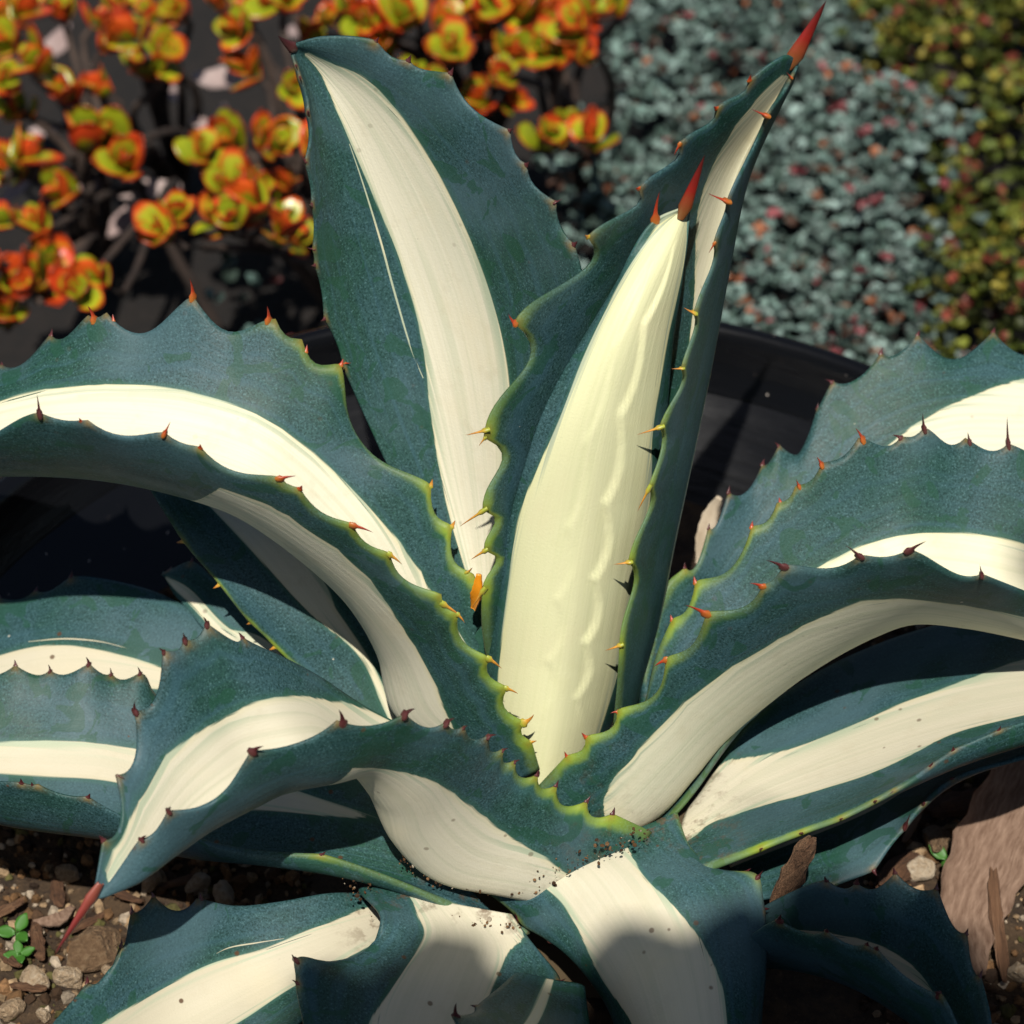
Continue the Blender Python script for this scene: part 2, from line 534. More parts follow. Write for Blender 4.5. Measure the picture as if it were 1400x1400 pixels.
# back leaf leaning away
make_leaf(
    L=[(640, 850, .03), (600, 760, .05), (540, 650, .07), (485, 540, .09), (445, 440, .10), (428, 335, .11), (424, 280, .115), (414, 225, .12), (420, 160, .13), (410, 105, .14), (398, 68, .15)],
    M=[(665, 850, .035), (645, 700, .07), (615, 540, .10), (575, 400, .125), (530, 280, .14), (475, 160, .15), (425, 88, .155), (400, 64, .15)],
    R=[(700, 850, .03), (760, 700, .04), (800, 560, .05), (808, 440, .06), (785, 338, .07), (760, 281, .08), (716, 225, .093), (697, 182, .10), (615, 98, .13), (555, 80, .14), (515, 55, .145), (440, 50, .15), (402, 60, .15)],
    bl=[(432, 85), (452, 132), (476, 188), (503, 247), (527, 302), (551, 363), (572, 429), (582, 480), (592, 580), (612, 700), (640, 800)],
    br=[(440, 82), (490, 95), (545, 150), (585, 205), (622, 270), (655, 345), (682, 425), (698, 490), (705, 600), (700, 800)],
    stripes=[([(476, 192), (493, 240), (517, 315), (541, 401), (565, 480), (582, 520)], .0009)],
    teethL=[(421, 82), (413, 106), (423, 158), (414, 223, 408, 218), (425, 278), (421, 338, 414, 338), (437, 363), (441, 439), (472, 500, 482, 500, 'r')],
    teethR=[(515, 55), (555, 86), (615, 98), (699, 182), (716, 228), (760, 281, 768, 280), (786, 340)],
    tip=((402, 66), (378, 53), 'd', 1.1, -.01), thick=.006, young=(0, 0), aged_dim=.25, sag=.14, bandtip=.975,
    label='upright leaf leaning back, with broad cream stripe and a curled tip')

# upright leaf that cups the spear
make_leaf(
    L=[(685, 990, .0), (660, 850, -.018), (662, 770, -.023), (660, 690, -.028), (664, 595, -.03), (688, 510, -.025), (706, 440, -.02), (750, 385, -.01), (802, 323, 0), (868, 260, .01), (924, 200, .02), (1000, 130, .035), (1072, 76, .045), (1091, 84, .05)],
    M=[(825, 1010, .01), (850, 930, .025), (875, 850, .04), (905, 700, .055), (932, 560, .065), (955, 450, .07), (978, 350, .07), (1005, 240, .065), (1052, 150, .055), (1092, 84, .05)],
    R=[(840, 990, -.02), (845, 905, -.027), (852, 830, -.03), (864, 765, -.03), (880, 700, -.03), (896, 640, -.027), (900, 590, -.025), (928, 510, -.02), (948, 430, -.014), (972, 350, -.006), (992, 280, .0), (1042, 165, .02), (1085, 100, .045), (1093, 85, .05)],
    bl=[(930, 600), (935, 500), (945, 400), (950, 280), (975, 215), (1020, 145), (1060, 105), (1085, 86)],
    br_extra=[(0, .5), (.6, .5), (1, .4)],
    teethL=[(664, 592, 640, 601, 'o'), (668, 602, 662, 612, 'o'), (661, 695, 634, 717, 'o'), (661, 755, 645, 767, 'o'), (664, 805, 653, 829, 'o'), (708, 440, 699, 432, 'r'), (802, 322, 'o'), (868, 258, 'r'), (924, 198, 918, 212, 'r'), (985, 152, 'r'), (1025, 110, 'r')],
    teethR=[(1045, 160, 1027, 155, 'r'), (992, 275, 967, 268, 'r'), (980, 335, 974, 347, 'r'), (948, 430, 935, 426, 'o'), (933, 500, 921, 502, 'o'), (902, 588, 874, 599, 'o'), (893, 665, 881, 693, 'o'), (866, 768, 848, 772, 'o'), (851, 880, 834, 888, 'o'), (1073, 100, 1067, 96, 'r')],
    tip=((1083, 84), (1130, 0), 't', 1.15, .003, -.004), thick=.007, young=(0, .75), aged_dim=.1, heart=.15, sag=.20, skew=2.3, p=2.0, shift=[(0, 0), (1, .085)],
    label='tall upright leaf cupped around the pale spear, ending in a long red spine')

# central spear
make_leaf(
    L=[(650, 1060, .0), (664, 900, -.002), (684, 760, -.004), (716, 640, -.004), (744, 560, -.002), (790, 470, .008), (841, 385, .02), (890, 303, .032), (930, 282, .037), (943, 274, .037)],
    M=[(740, 1085, -.035), (772, 900, -.022), (800, 720, -.012), (832, 560, -.006), (872, 430, .004), (915, 335, .02), (943, 273, .035)],
    R=[(805, 1070, .01), (845, 950, .015), (866, 830, .018), (890, 700, .02), (912, 560, .022), (924, 450, .026), (936, 360, .03), (943, 295, .036), (945, 274, .037)],
    bl=[(683, 1000), (688, 900), (700, 780), (712, 700), (735, 640), (765, 575), (800, 490), (832, 425), (880, 335), (908, 290)],
    br=[(900, 1000), (940, 600), (960, 300)], band=(-.7, 1.5),
    teethL=[(893, 303, 899, 268, 'r')],
    tip=((934, 290), (964, 211), 't', .92, 0, -.014), thick=.008, young=(0, .0), aged_dim=.0, heart=1.0, dents=True, p=1.8, nu=61, nv=180, bandtip=1.0, shift=[(0, -.012), (1, .06)],
    label='pale yellow-cream spear at the heart with spine prints and a red tip')

# left arching leaf
make_leaf(
    L=[(700, 960, -.005), (662, 820, .015), (640, 770, .025), (612, 705, .04), (568, 630, .055), (490, 540, .08), (468, 500, .085), (430, 478, .09), (372, 434, .10), (320, 425, .105), (265, 405, .11), (200, 425, .112), (125, 430, .115), (70, 458, .12), (0, 500, .12), (-100, 560, .11), (-200, 650, .08)],
    M=[(650, 1060, -.035), (590, 1000, -.025), (545, 965, -.012), (525, 890, .0), (482, 812, .005), (430, 757, .01), (345, 690, .015), (300, 670, .02), (170, 640, .03), (0, 630, .04), (-100, 640, .05), (-200, 655, .07)],
    R=[(738, 1050, -.05), (720, 992, -.052), (696, 943, -.052), (658, 885, -.052), (612, 826, -.052), (535, 762, -.052), (487, 722, -.052), (385, 653, -.05), (300, 622, -.045), (228, 592, -.04), (140, 580, -.04), (55, 565, -.03), (-20, 600, -.02), (-120, 640, .0), (-200, 660, .06)],
    bl=[(-100, 600), (0, 553), (60, 536), (130, 529), (210, 529), (290, 545), (350, 568), (400, 598), (450, 640), (520, 710), (575, 778), (640, 880)],
    br=[(-100, 632), (0, 622), (170, 629), (270, 650), (329, 669), (380, 690), (430, 722), (502, 779), (557, 855), (591, 910), (626, 992), (650, 1050)],
    teethL=[(640, 785, 649, 781, 'o'), (615, 720, 'o'), (588, 662, 'o'), (470, 500, 'r'), (410, 474, 'r'), (372, 436, 373, 419, 'r'), (264, 408, 264, 386, 'r'), (150, 437, 'r'), (126, 433, 122, 416, 'r'), (70, 458, 'd'), (0, 500, 'd')],
    teethR=[(55, 564, 57, 544, 'd'), (115, 577, 'r'), (226, 592, 234, 582, 'r'), (275, 614, 'r'), (380, 652, 399, 650, 'r'), (405, 672, 'r'), (483, 720, 507, 731, 'r'), (530, 758, 544, 771, 'o'), (604, 820, 626, 841, 'o'), (622, 843, 629, 854, 'o'), (670, 903, 684, 916, 'o'), (694, 940, 707, 947, 'o'), (720, 988, 736, 983, 'o'), (724, 1016, 'o')],
    thick=.008, young=(0, .55), aged_dim=.15, p=2.0, nv=150, sag=.18, skew=1.3, br_extra=[(.52, .36), (.72, .09), (1, .05)],
    label='broad leaf arching over the pot wall beside the jade plants')

# right front arching leaf
make_leaf(
    L=[(885, 960, .0), (900, 890, .015), (950, 797, .035), (1028, 720, .05), (1088, 664, .065), (1120, 636, .07), (1175, 598, .08), (1232, 597, .083), (1264, 585, .085), (1322, 599, .09), (1378, 606, .09), (1450, 645, .085), (1530, 710, .07), (1600, 800, .04)],
    M=[(845, 1130, -.065), (898, 1105, -.055), (945, 1052, -.045), (985, 1003, -.035), (1060, 937, -.02), (1120, 893, -.01), (1190, 852, .0), (1240, 832, .005), (1310, 835, .01), (1400, 852, .01), (1500, 880, .01), (1600, 860, .03)],
    R=[(735, 1075, -.062), (800, 1008, -.062), (845, 970, -.06), (908, 902, -.06), (962, 840, -.066), (1042, 802, -.07), (1072, 776, -.072), (1174, 763, -.075), (1250, 755, -.076), (1340, 784, -.07), (1420, 815, -.04), (1500, 850, -.02), (1600, 850, .03)],
    bl=[(980, 900), (1060, 810), (1130, 769), (1180, 745), (1240, 731), (1310, 728), (1400, 745), (1500, 790)],
    br=[(845, 1150), (822, 1112), (822, 1085), (880, 1010), (960, 932), (1020, 892), (1080, 857), (1160, 820), (1214, 811), (1300, 818), (1400, 838), (1500, 868)],
    teethL=[(910, 845, 'r'), (951, 797, 'r'), (1028, 720, 'r'), (1068, 690, 'r'), (1090, 664, 1084, 656, 'r'), (1122, 636, 1114, 626, 'r'), (1177, 600, 1166, 586, 'r'), (1235, 598, 1224, 596, 'd'), (1264, 588, 1258, 569, 'd'), (1322, 602, 1318, 591, 'd'), (1380, 610, 1374, 578, 'd')],
    teethR=[(775, 1030, 'r'), (800, 1008, 'r'), (845, 968, 837, 971, 'r'), (912, 897, 899, 907, 'r'), (966, 838, 942, 827, 'r'), (1045, 802, 1031, 798, 'r'), (1076, 774, 1055, 766, 'd'), (1178, 762, 1163, 751, 'd'), (1246, 757, 1266, 745, 'd'), (1342, 784, 1338, 775, 'd')],
    thick=.009, young=(0, .42), aged_dim=.2, p=2.0, nv=150, heart=.25, dirt=.3, sag=.16, skew=1.4,
    label='arching leaf with cream underside, curling up over a wider leaf behind')

# right back leaf
make_leaf(
    L=[(880, 920, .02), (910, 800, .06), (937, 774, .07), (967, 722, .09), (997, 670, .11), (1040, 637, .13), (1066, 607, .14), (1104, 592, .15), (1116, 558, .155), (1138, 521, .165), (1202, 484, .18), (1257, 457, .19), (1310, 462, .197), (1359, 453, .2), (1450, 470, .2), (1560, 540, .17)],
    M=[(870, 1110, -.035), (960, 960, .02), (1040, 850, .05), (1120, 740, .09), (1200, 680, .11), (1300, 640, .12), (1400, 630, .125), (1560, 600, .14)],
    R=[(870, 1150, -.065), (915, 1118, -.06), (952, 1075, -.05), (1005, 996, -.04), (1033, 974, -.035), (1090, 932, -.025), (1150, 890, .01), (1230, 830, .05), (1330, 770, .085), (1420, 720, .11), (1560, 610, .14)],
    bl=[(1150, 680), (1220, 606), (1260, 577), (1300, 556), (1400, 520), (1500, 520)],
    teethL=[(937, 775), (967, 722), (997, 671), (1040, 637), (1066, 607, 1060, 604), (1118, 560), (1140, 521, 1131, 519), (1203, 484), (1257, 458), (1359, 453), (1450, 470)],
    teethR=[(1033, 974), (1005, 996), (1060, 955)],
    thick=.007, young=(0, .25), aged_dim=.35, p=2.0, nv=140, sag=.22, dirt=.4,
    label='wide scalloped leaf reaching over the pot rim beside the grey groundcover')

# right low leaf
make_leaf(
    L=[(950, 1100, -.05), (1010, 1000, -.01), (1100, 930, .03), (1200, 880, .05), (1300, 850, .06), (1400, 830, .07), (1500, 850, .06), (1620, 930, .0)],
    M=[(930, 1160, -.085), (1040, 1105, -.068), (1120, 1075, -.06), (1220, 1040, -.055), (1310, 1012, -.052), (1400, 990, -.048), (1500, 965, -.035), (1620, 945, -.015)],
    R=[(935, 1205, -.115), (960, 1190, -.112), (1030, 1165, -.112), (1100, 1140, -.11), (1150, 1122, -.11), (1228, 1076, -.102), (1302, 1024, -.092), (1368, 997, -.085), (1500, 965, -.06), (1620, 950, -.03)],
    bl=[(950, 1075), (988, 1046), (1040, 1040), (1090, 1028), (1165, 1000), (1225, 972), (1300, 945), (1400, 905)],
    br=[(940, 1165), (960, 1142), (1020, 1117), (1100, 1095), (1200, 1063), (1260, 1033), (1300, 1012), (1400, 985)],
    teethR=[(1368, 995), (1303, 1021), (1268, 1046), (1222, 1077, 1216, 1081), (1195, 1098), (1150, 1122), (1100, 1142), (1040, 1162)],
    thick=.008, young=(0, .45), aged_dim=.7, p=2.0, dirt=1.0, sag=.07,
    label='low leaf with a wide cream stripe lying across the pot, half in shade')

# leaf under the right low leaf
make_leaf(
    L=[(990, 1120, -.05), (1100, 1070, -.02), (1300, 1000, 0), (1500, 960, .0)],
    M=[(1000, 1190, -.075), (1080, 1160, -.07), (1200, 1110, -.055), (1300, 1050, -.03), (1500, 985, -.015)],
    R=[(1020, 1230, -.10), (1080, 1221, -.105), (1140, 1215, -.105), (1195, 1192, -.10), (1230, 1140, -.085), (1260, 1100, -.07), (1300, 1066, -.055), (1400, 1034, -.04), (1500, 1000, -.03)],
    band=(-.3, .0), teethR=[(1080, 1221), (1138, 1216), (1195, 1192), (1232, 1128, 1237, 1112), (1262, 1098), (1300, 1066)],
    thick=.006, young=(0, 0), aged_dim=.8, p=2.0, sag=.10, label='short weathered leaf tucked under the low cream-striped leaf')

# front right leaf
make_leaf(
    L=[(1000, 1270, -.12), (1050, 1238, -.13), (1130, 1203, -.14), (1172, 1206, -.145), (1225, 1193, -.15), (1280, 1213, -.16), (1322, 1272, -.18), (1342, 1335, -.2), (1352, 1400, -.23), (1350, 1480, -.26)],
    M=[(1010, 1310, -.13), (1100, 1320, -.145), (1180, 1345, -.165), (1250, 1385, -.19), (1300, 1430, -.22), (1348, 1488, -.26)],
    R=[(1020, 1285, -.15), (1066, 1258, -.17), (1130, 1272, -.19), (1190, 1290, -.2), (1250, 1325, -.22), (1288, 1365, -.235), (1320, 1430, -.25), (1345, 1490, -.262)],
    bl=[(1010, 1262), (1050, 1264), (1110, 1266), (1160, 1274), (1210, 1290), (1250, 1316), (1280, 1355), (1303, 1405), (1330, 1470)],
    teethL=[(1130, 1203), (1172, 1206), (1225, 1194), (1281, 1213), (1322, 1274), (1342, 1335)],
    teethR=[(1066, 1259, 1064, 1250), (1188, 1290), (1200, 1297), (1285, 1360, 1280, 1352), (1130, 1272)],
    thick=.007, young=(0, 0), aged_dim=.6, p=2.0, sag=.20, br_extra=[(0, .0), (1, .0)], label='short front leaf curling down beside the fallen brown leaf')

# front centre leaf
make_leaf(
    L=[(590, 1188, -.085), (662, 1216, -.10), (703, 1250, -.11), (712, 1266, -.115), (759, 1292, -.13), (811, 1347, -.15), (837, 1400, -.17), (860, 1490, -.21)],
    M=[(790, 1165, -.085), (825, 1180, -.10), (868, 1222, -.125), (910, 1300, -.16), (935, 1400, -.205), (950, 1500, -.25)],
    R=[(925, 1110, -.075), (945, 1160, -.095), (975, 1192, -.108), (1036, 1196, -.12), (1045, 1290, -.15), (1042, 1400, -.19), (1030, 1500, -.23)],
    bl=[(700, 1185), (733, 1206), (770, 1232), (796, 1273), (825, 1332), (870, 1400), (900, 1480)],
    br=[(850, 1135), (858, 1161), (880, 1203), (928, 1248), (962, 1296), (984, 1352), (990, 1400), (992, 1480)],
    teethL=[(706, 1258, 704, 1249), (750, 1288, 757, 1279), (813, 1347)],
    teethR=[(1038, 1198, 1042, 1188), (1020, 1196), (1043, 1245)],
    thick=.008, young=(0, .45), aged_dim=.75, p=2.0, dirt=.9, sag=.05, label='front leaf with broad cream stripe bending down over the pot edge')

# front left arching leaf
make_leaf(
    L=[(850, 1140, -.075), (760, 1110, -.065), (690, 1075, -.055), (620, 1025, -.05), (510, 971, -.05), (430, 920, -.05), (350, 882, -.055), (281, 852, -.06), (252, 874, -.07), (226, 888, -.08), (184, 972, -.1), (160, 1055, -.125), (142, 1135, -.15), (126, 1222, -.17)],
    M=[(790, 1235, -.105), (690, 1215, -.105), (600, 1195, -.102), (552, 1150, -.10), (535, 1100, -.095), (488, 1052, -.09), (440, 1058, -.095), (371, 1072, -.1), (334, 1092, -.11), (278, 1126, -.125), (238, 1158, -.14), (186, 1200, -.16), (134, 1228, -.17)],
    R=[(890, 1136, -.085), (800, 1094, -.085), (735, 1060, -.09), (702, 1038, -.09), (668, 1005, -.095), (615, 988, -.1), (555, 978, -.105), (467, 987, -.115), (350, 1022, -.13), (290, 1070, -.14), (226, 1108, -.15), (190, 1148, -.155), (150, 1205, -.165), (130, 1226, -.17)],
    bl=[(560, 985), (500, 969), (472, 962), (401, 954), (345, 960), (297, 984), (260, 1006), (223, 1036), (200, 1073), (163, 1144), (137, 1206)],
    br=[(440, 1045), (502, 1043), (545, 1047), (584, 1058), (640, 1095), (688, 1132), (755, 1176), (800, 1210)],
    teethL=[(281, 853, 279, 842), (254, 876, 254, 864), (226, 888, 222, 882), (184, 971, 185, 958), (160, 1055, 171, 1060), (143, 1148), (330, 872)],
    teethR=[(465, 988, 468, 969), (551, 979, 566, 967), (612, 987, 625, 978), (632, 996, 638, 993), (667, 1003, 678, 1000), (688, 1024, 695, 1022), (707, 1038, 714, 1036), (735, 1060), (760, 1074), (345, 1026, 358, 1017), (226, 1108, 229, 1099), (190, 1148, 198, 1142), (800, 1094), (840, 1112)],
    tip=((131, 1218), (74, 1306), 'm', 1.0, -.02), thick=.008, young=(0, .36), aged_dim=.55, p=2.0, nv=150, dirt=.5, sag=.17, shift=[(0, 0), (.25, -.012), (.5, -.04), (1, -.045)],
    br_extra=[(.62, .03), (1, .0)], label='front arching leaf, cream-backed at the base, drooping to a long red spine')

# shaded leaf beneath the left arch
make_leaf(
    L=[(470, 985, .0), (420, 930, .01), (375, 885, .02), (340, 850, .03), (300, 800, .04), (250, 740, .06), (200, 660, .08), (170, 620, .09), (100, 570, .11)],
    M=[(535, 990, .0), (495, 910, .02), (440, 835, .035), (370, 745, .06), (300, 680, .09), (220, 620, .11), (100, 570, .11)],
    R=[(580, 990, .01), (565, 900, .03), (540, 800, .06), (500, 700, .1), (420, 630, .13), (300, 585, .15), (100, 570, .11)],
    bl=[(530, 985), (519, 961), (495, 903), (461, 869), (420, 838), (398, 815), (330, 740), (250, 660)],
    teethL=[(420, 930, 'o'), (375, 886, 'o'), (300, 800, 'o'), (250, 740, 'o'), (340, 850, 'o')],
    thick=.006, young=(0, .7), aged_dim=.4, p=2.0, sag=.02, label='leaf mostly shaded beneath the broad left arch')

# small hidden leaf behind the left group
make_leaf(
    L=[(470, 965, .02), (380, 875, .05), (300, 800, .08), (262, 768, .1), (222, 783, .1)],
    M=[(430, 955, .02), (370, 895, .04), (310, 850, .06), (262, 800, .085), (222, 785, .1)],
    R=[(400, 970, .01), (330, 910, .03), (270, 850, .06), (235, 805, .09), (222, 787, .1)],
    bl=[(395, 912), (371, 884), (345, 868), (315, 866)], br=[(400, 940), (360, 905), (310, 880)], teethL=[(262, 769), (230, 778)],
    thick=.005, young=(0, 0), aged_dim=.5, sag=.06, label='small leaf with a tip lit beside the pot wall')

# left low leaf (far)
make_leaf(
    L=[(450, 965, .0), (350, 890, .04), (290, 850, .06), (200, 805, .09), (98, 788, .1), (48, 808, .103), (0, 817, .105), (-80, 850, .1), (-160, 910, .07)],
    M=[(440, 985, -.01), (330, 955, .02), (219, 930, .035), (100, 915, .045), (0, 930, .045), (-80, 940, .05), (-160, 925, .06)],
    R=[(430, 1010, -.03), (330, 1000, .0), (200, 975, .015), (100, 960, .02), (0, 975, .03), (-160, 935, .055)],
    bl=[(400, 960), (330, 945), (260, 928), (219, 914), (186, 903), (148, 893), (93, 884), (37, 888), (0, 899), (-80, 920)],
    teethL=[(98, 788), (48, 808), (0, 817), (-60, 842)], stripes=[([(180, 890), (140, 880), (90, 876), (40, 880)], .0004)],
    thick=.006, young=(0, 0), aged_dim=.9, sag=.1, label='low far leaf with a narrow strip of cream above scalloped teeth')

# left low leaf (near)
make_leaf(
    L=[(620, 1130, -.06), (450, 1030, -.03), (300, 965, .0), (215, 950, .02), (194, 920, .026), (155, 922, .028), (120, 906, .03), (67, 917, .031), (25, 909, .033), (-80, 930, .03), (-160, 990, .0)],
    M=[(650, 1232, -.105), (560, 1190, -.093), (450, 1162, -.08), (350, 1152, -.07), (250, 1146, -.06), (140, 1122, -.055), (60, 1114, -.05), (0, 1106, -.045), (-80, 1090, -.035), (-160, 1030, -.02)],
    R=[(725, 1275, -.122), (660, 1257, -.117), (560, 1213, -.11), (440, 1170, -.1), (350, 1152, -.095), (250, 1132, -.09), (140, 1096, -.085), (50, 1073, -.08), (0, 1068, -.075), (-80, 1060, -.06), (-160, 1035, -.03)],
    bl=[(450, 1100), (300, 1045), (230, 1030), (171, 1023), (93, 1014), (0, 1018), (-80, 1025)],
    br=[(640, 1150), (600, 1140), (540, 1127), (450, 1119), (380, 1113), (300, 1106), (250, 1096)],
    teethL=[(195, 920, 193, 913), (155, 921, 155, 914), (120, 907, 118, 899), (67, 917, 66, 910), (25, 909), (-40, 915)],
    teethR=[(26, 1067), (118, 1088), (48, 1075), (250, 1135), (440, 1170)],
    thick=.007, young=(0, .45), aged_dim=.9, p=2.0, dirt=1.0, sag=.12, nv=130, shift=[(0, 0), (.4, -.012), (1, -.022)], label='long low leaf passing beneath the front arch')

# bottom left leaf
make_leaf(
    L=[(535, 1225, -.095), (450, 1222, -.11), (330, 1240, -.125), (272, 1229, -.135), (207, 1225, -.145), (180, 1245, -.155), (165, 1290, -.17), (118, 1345, -.19), (75, 1400, -.22), (0, 1490, -.26)],
    M=[(540, 1260, -.112), (450, 1300, -.14), (330, 1355, -.165), (230, 1405, -.19), (130, 1460, -.23), (0, 1510, -.28)],
    R=[(570, 1262, -.125), (530, 1310, -.15), (440, 1375, -.185), (350, 1440, -.22), (200, 1520, -.26), (0, 1525, -.29)],
    bl=[(500, 1240), (456, 1261), (411, 1278), (360, 1299), (291, 1316), (254, 1333), (192, 1367), (137, 1400), (60, 1460)],
    stripes=[([(390, 1285), (350, 1290), (310, 1296), (290, 1305)], .0004)],
    teethL=[(272, 1229), (207, 1225), (180, 1244), (165, 1290), (118, 1345)],
    thick=.007, young=(0, 0), aged_dim=1.0, dirt=1.2, sag=.25, label='bottom leaf with cream stripe spotted brown, lying over the gravel')

# bottom centre leaf
make_leaf(
    L=[(490, 1215, -.11), (522, 1255, -.14), (505, 1296, -.155), (450, 1315, -.175), (402, 1311, -.19), (404, 1345, -.2), (415, 1400, -.22), (430, 1490, -.25)],
    M=[(590, 1235, -.115), (620, 1285, -.14), (600, 1340, -.17), (575, 1400, -.2), (560, 1490, -.245)],
    R=[(700, 1250, -.12), (740, 1308, -.14), (766, 1343, -.155), (735, 1362, -.175), (700, 1400, -.2), (680, 1490, -.24)],
    bl=[(560, 1235), (568, 1260), (577, 1280), (562, 1312), (529, 1358), (503, 1400), (480, 1470)],
    br=[(715, 1265), (712, 1290), (697, 1302), (677, 1343), (662, 1385), (650, 1470)],
    teethL=[(403, 1312, 399, 1302), (404, 1343, 399, 1338), (450, 1315)], teethR=[(765, 1343, 771, 1337), (735, 1362)],
    thick=.007, young=(0, 0), aged_dim=.8, dirt=1.0, sag=.06, label='short bottom leaf in front, partly shaded, with torn corner spine')

# dark leaf tip at the very front
make_leaf(
    L=[(700, 1335, -.165), (650, 1376, -.215), (618, 1392, -.24), (625, 1440, -.27), (650, 1500, -.30)],
    M=[(750, 1345, -.16), (725, 1400, -.21), (695, 1440, -.25), (655, 1505, -.30)],
    R=[(800, 1350, -.16), (805, 1420, -.20), (765, 1470, -.25), (660, 1505, -.30)],
    teethL=[(650, 1376), (621, 1391, 626, 1373), (622, 1430)], band=(-.1, .1), thick=.006, young=(0, 0), aged_dim=.6,
    label='shaded leaf tip between the two bottom front leaves')

# ------------------------------------------------------------------ pot
def plastic():
    k = NT('black_plastic')
    ob = k.n('TexCoord').outputs['Object']
    n = k.noise(k.mapv(ob, (9, 9, 60)), 1.0, 5, .6)
    d = k.sstep(k.noise(ob, 90, 6, .75), .62, .80)
    low = k.n('SeparateXYZ'); k.l(ob, low.inputs[0])
    col = k.mix(k.math('MULTIPLY', d, .22), (.0035, .0038, .0048), (.10, .08, .07))
    vo = k.n('TexVoronoi'); k.l(ob, vo.inputs['Vector']); vo.inputs['Scale'].default_value = 90
    sz = k.math('MULTIPLY', k.sstep(vo.outputs['Color'], .5, .9), .11)
    col = k.mix(k.sstep(vo.outputs['Distance'], sz, k.math('MULTIPLY', sz, .5)), col, (.4, .36, .32))
    k.l(col, k.b.inputs['Base Color'])
    k.put(k.b.inputs['Roughness'], k.math('ADD', .16, k.math('MULTIPLY', n, .16)))
    k.b.inputs['Specular IOR Level'].default_value = .3
    k.l(k.bump(n, .25, .004), k.b.inputs['Normal'])
    return k.m


M_PLA = plastic()
POT_C, POT_R, RIM_Z, GROUND_Z = Vector((-.012, .0, 0)), .385, .078, -.36
POT = empty('plant_pot', (POT_C.x, POT_C.y, GROUND_Z))
tag(POT, 'large round black plastic nursery pot holding the agave', 'pot')


def lathe(name, prof, parent, mat, n=128):
    V, F = [], []
    for j in range(n):
        a = 2 * math.pi * j / n
        wob = 1 + .006 * math.sin(2 * a + .5) + .003 * math.sin(5 * a)
        for r, z in prof:
            V.append((r * wob * math.cos(a), r * wob * math.sin(a), z - GROUND_Z))
    m = len(prof)
    for j in range(n):
        for i in range(m - 1):
            F.append((j * m + i, ((j + 1) % n) * m + i, ((j + 1) % n) * m + i + 1, j * m + i + 1))
    return link_mesh(name, mesh_np(name, V, F, mat), parent)


R_ = POT_R
lathe('wall', [(.02, GROUND_Z + .001), (R_ - .075, GROUND_Z + .001), (R_ - .07, GROUND_Z + .01), (R_ - .006, RIM_Z - .045), (R_ - .010, RIM_Z - .045), (R_ - .074, GROUND_Z + .015), (.02, GROUND_Z + .012)], POT, M_PLA)
lathe('rim', [(R_ - .0115, RIM_Z - .064), (R_ - .0105, RIM_Z - .0455), (R_ - .004, RIM_Z - .040), (R_ - .002, RIM_Z - .010), (R_ + .001, RIM_Z - .003), (R_ + .006, RIM_Z), (R_ + .012, RIM_Z - .003), (R_ + .014, RIM_Z - .012), (R_ + .013, RIM_Z - .038), (R_ + .010, RIM_Z - .044), (R_ - .003, RIM_Z - .046), (R_ - .0055, RIM_Z - .046)], POT, M_PLA)


# ------------------------------------------------------------------ soil in the pot and ground outside
def earth(name, c0, c1, c2, sc):
    k = NT(name)
    ob = k.n('TexCoord').outputs['Object']
    a = k.noise(ob, sc, 8, .7); b = k.noise(ob, sc * 7, 4, .6)
    col = k.mix(k.sstep(a, .35, .65), c0, c1)
    col = k.mix(k.sstep(b, .58, .75, 0, .7), col, c2)
    k.l(col, k.b.inputs['Base Color'])
    k.b.inputs['Roughness'].default_value = .95
    k.l(k.bump(k.math('ADD', a, k.math('MULTIPLY', b, .4)), .9, .006), k.b.inputs['Normal'])
    return k.m


M_SOIL = earth('potting_soil', (.030, .018, .010), (.075, .045, .022), (.16, .10, .055), 60)
M_GRND = earth('garden_soil', (.004, .003, .0025), (.012, .008, .006), (.03, .022, .018), 40)
SOIL_Z = -.05


def soil_h(x, y):
    return SOIL_Z + .008 * math.sin(x * 23 + 1) * math.sin(y * 19) + .004 * math.sin(x * 61 + y * 47) + .012 * max(0, 1 - math.hypot(x, y + .03) / .12)


V, F = [], []
nr, na = 40, 96
for i in range(nr + 1):
    for j in range(na):
        r = (R_ - .036) * i / nr
        a = 2 * math.pi * j / na
        x, y = POT_C.x + r * math.cos(a), POT_C.y + r * math.sin(a)
        V.append((x, y, soil_h(x, y)))
for i in range(nr):
    for j in range(na):
        F.append((i * na + j, (i + 1) * na + j, (i + 1) * na + (j + 1) % na, i * na + (j + 1) % na))
tag(link_mesh('soil', mesh_np('soil', V, F, M_SOIL)), 'brown gritty potting soil in black pot', 'soil', kind='structure')
gv = [(-150, -150, GROUND_Z), (150, -150, GROUND_Z), (150, 150, GROUND_Z), (-150, 150, GROUND_Z)]
tag(link_mesh('ground', mesh_np('ground', gv, [(0, 1, 2, 3)], M_GRND, False)), 'dark garden soil', 'ground', kind='structure')


# ------------------------------------------------------------------ agave stem
V, F = [], []
for i, (r, z) in enumerate([(.075, -.07), (.070, -.045), (.062, -.01), (.045, .03), (.02, .05), (.001, .052)]):
    for j in range(20):
        a = 2 * math.pi * j / 20
        V.append((.02 + r * math.cos(a) * 1.3, -.045 + r * math.sin(a), z))
for i in range(5):
    for j in range(20):
        F.append((i * 20 + j, i * 20 + (j + 1) % 20, (i + 1) * 20 + (j + 1) % 20, (i + 1) * 20 + j))
k = NT('stem_fibre'); k.b.inputs['Base Color'].default_value = (.10, .07, .035, 1); k.b.inputs['Roughness'].default_value = .9
link_mesh('stem', mesh_np('stem', V, F, k.m), AGAVE)


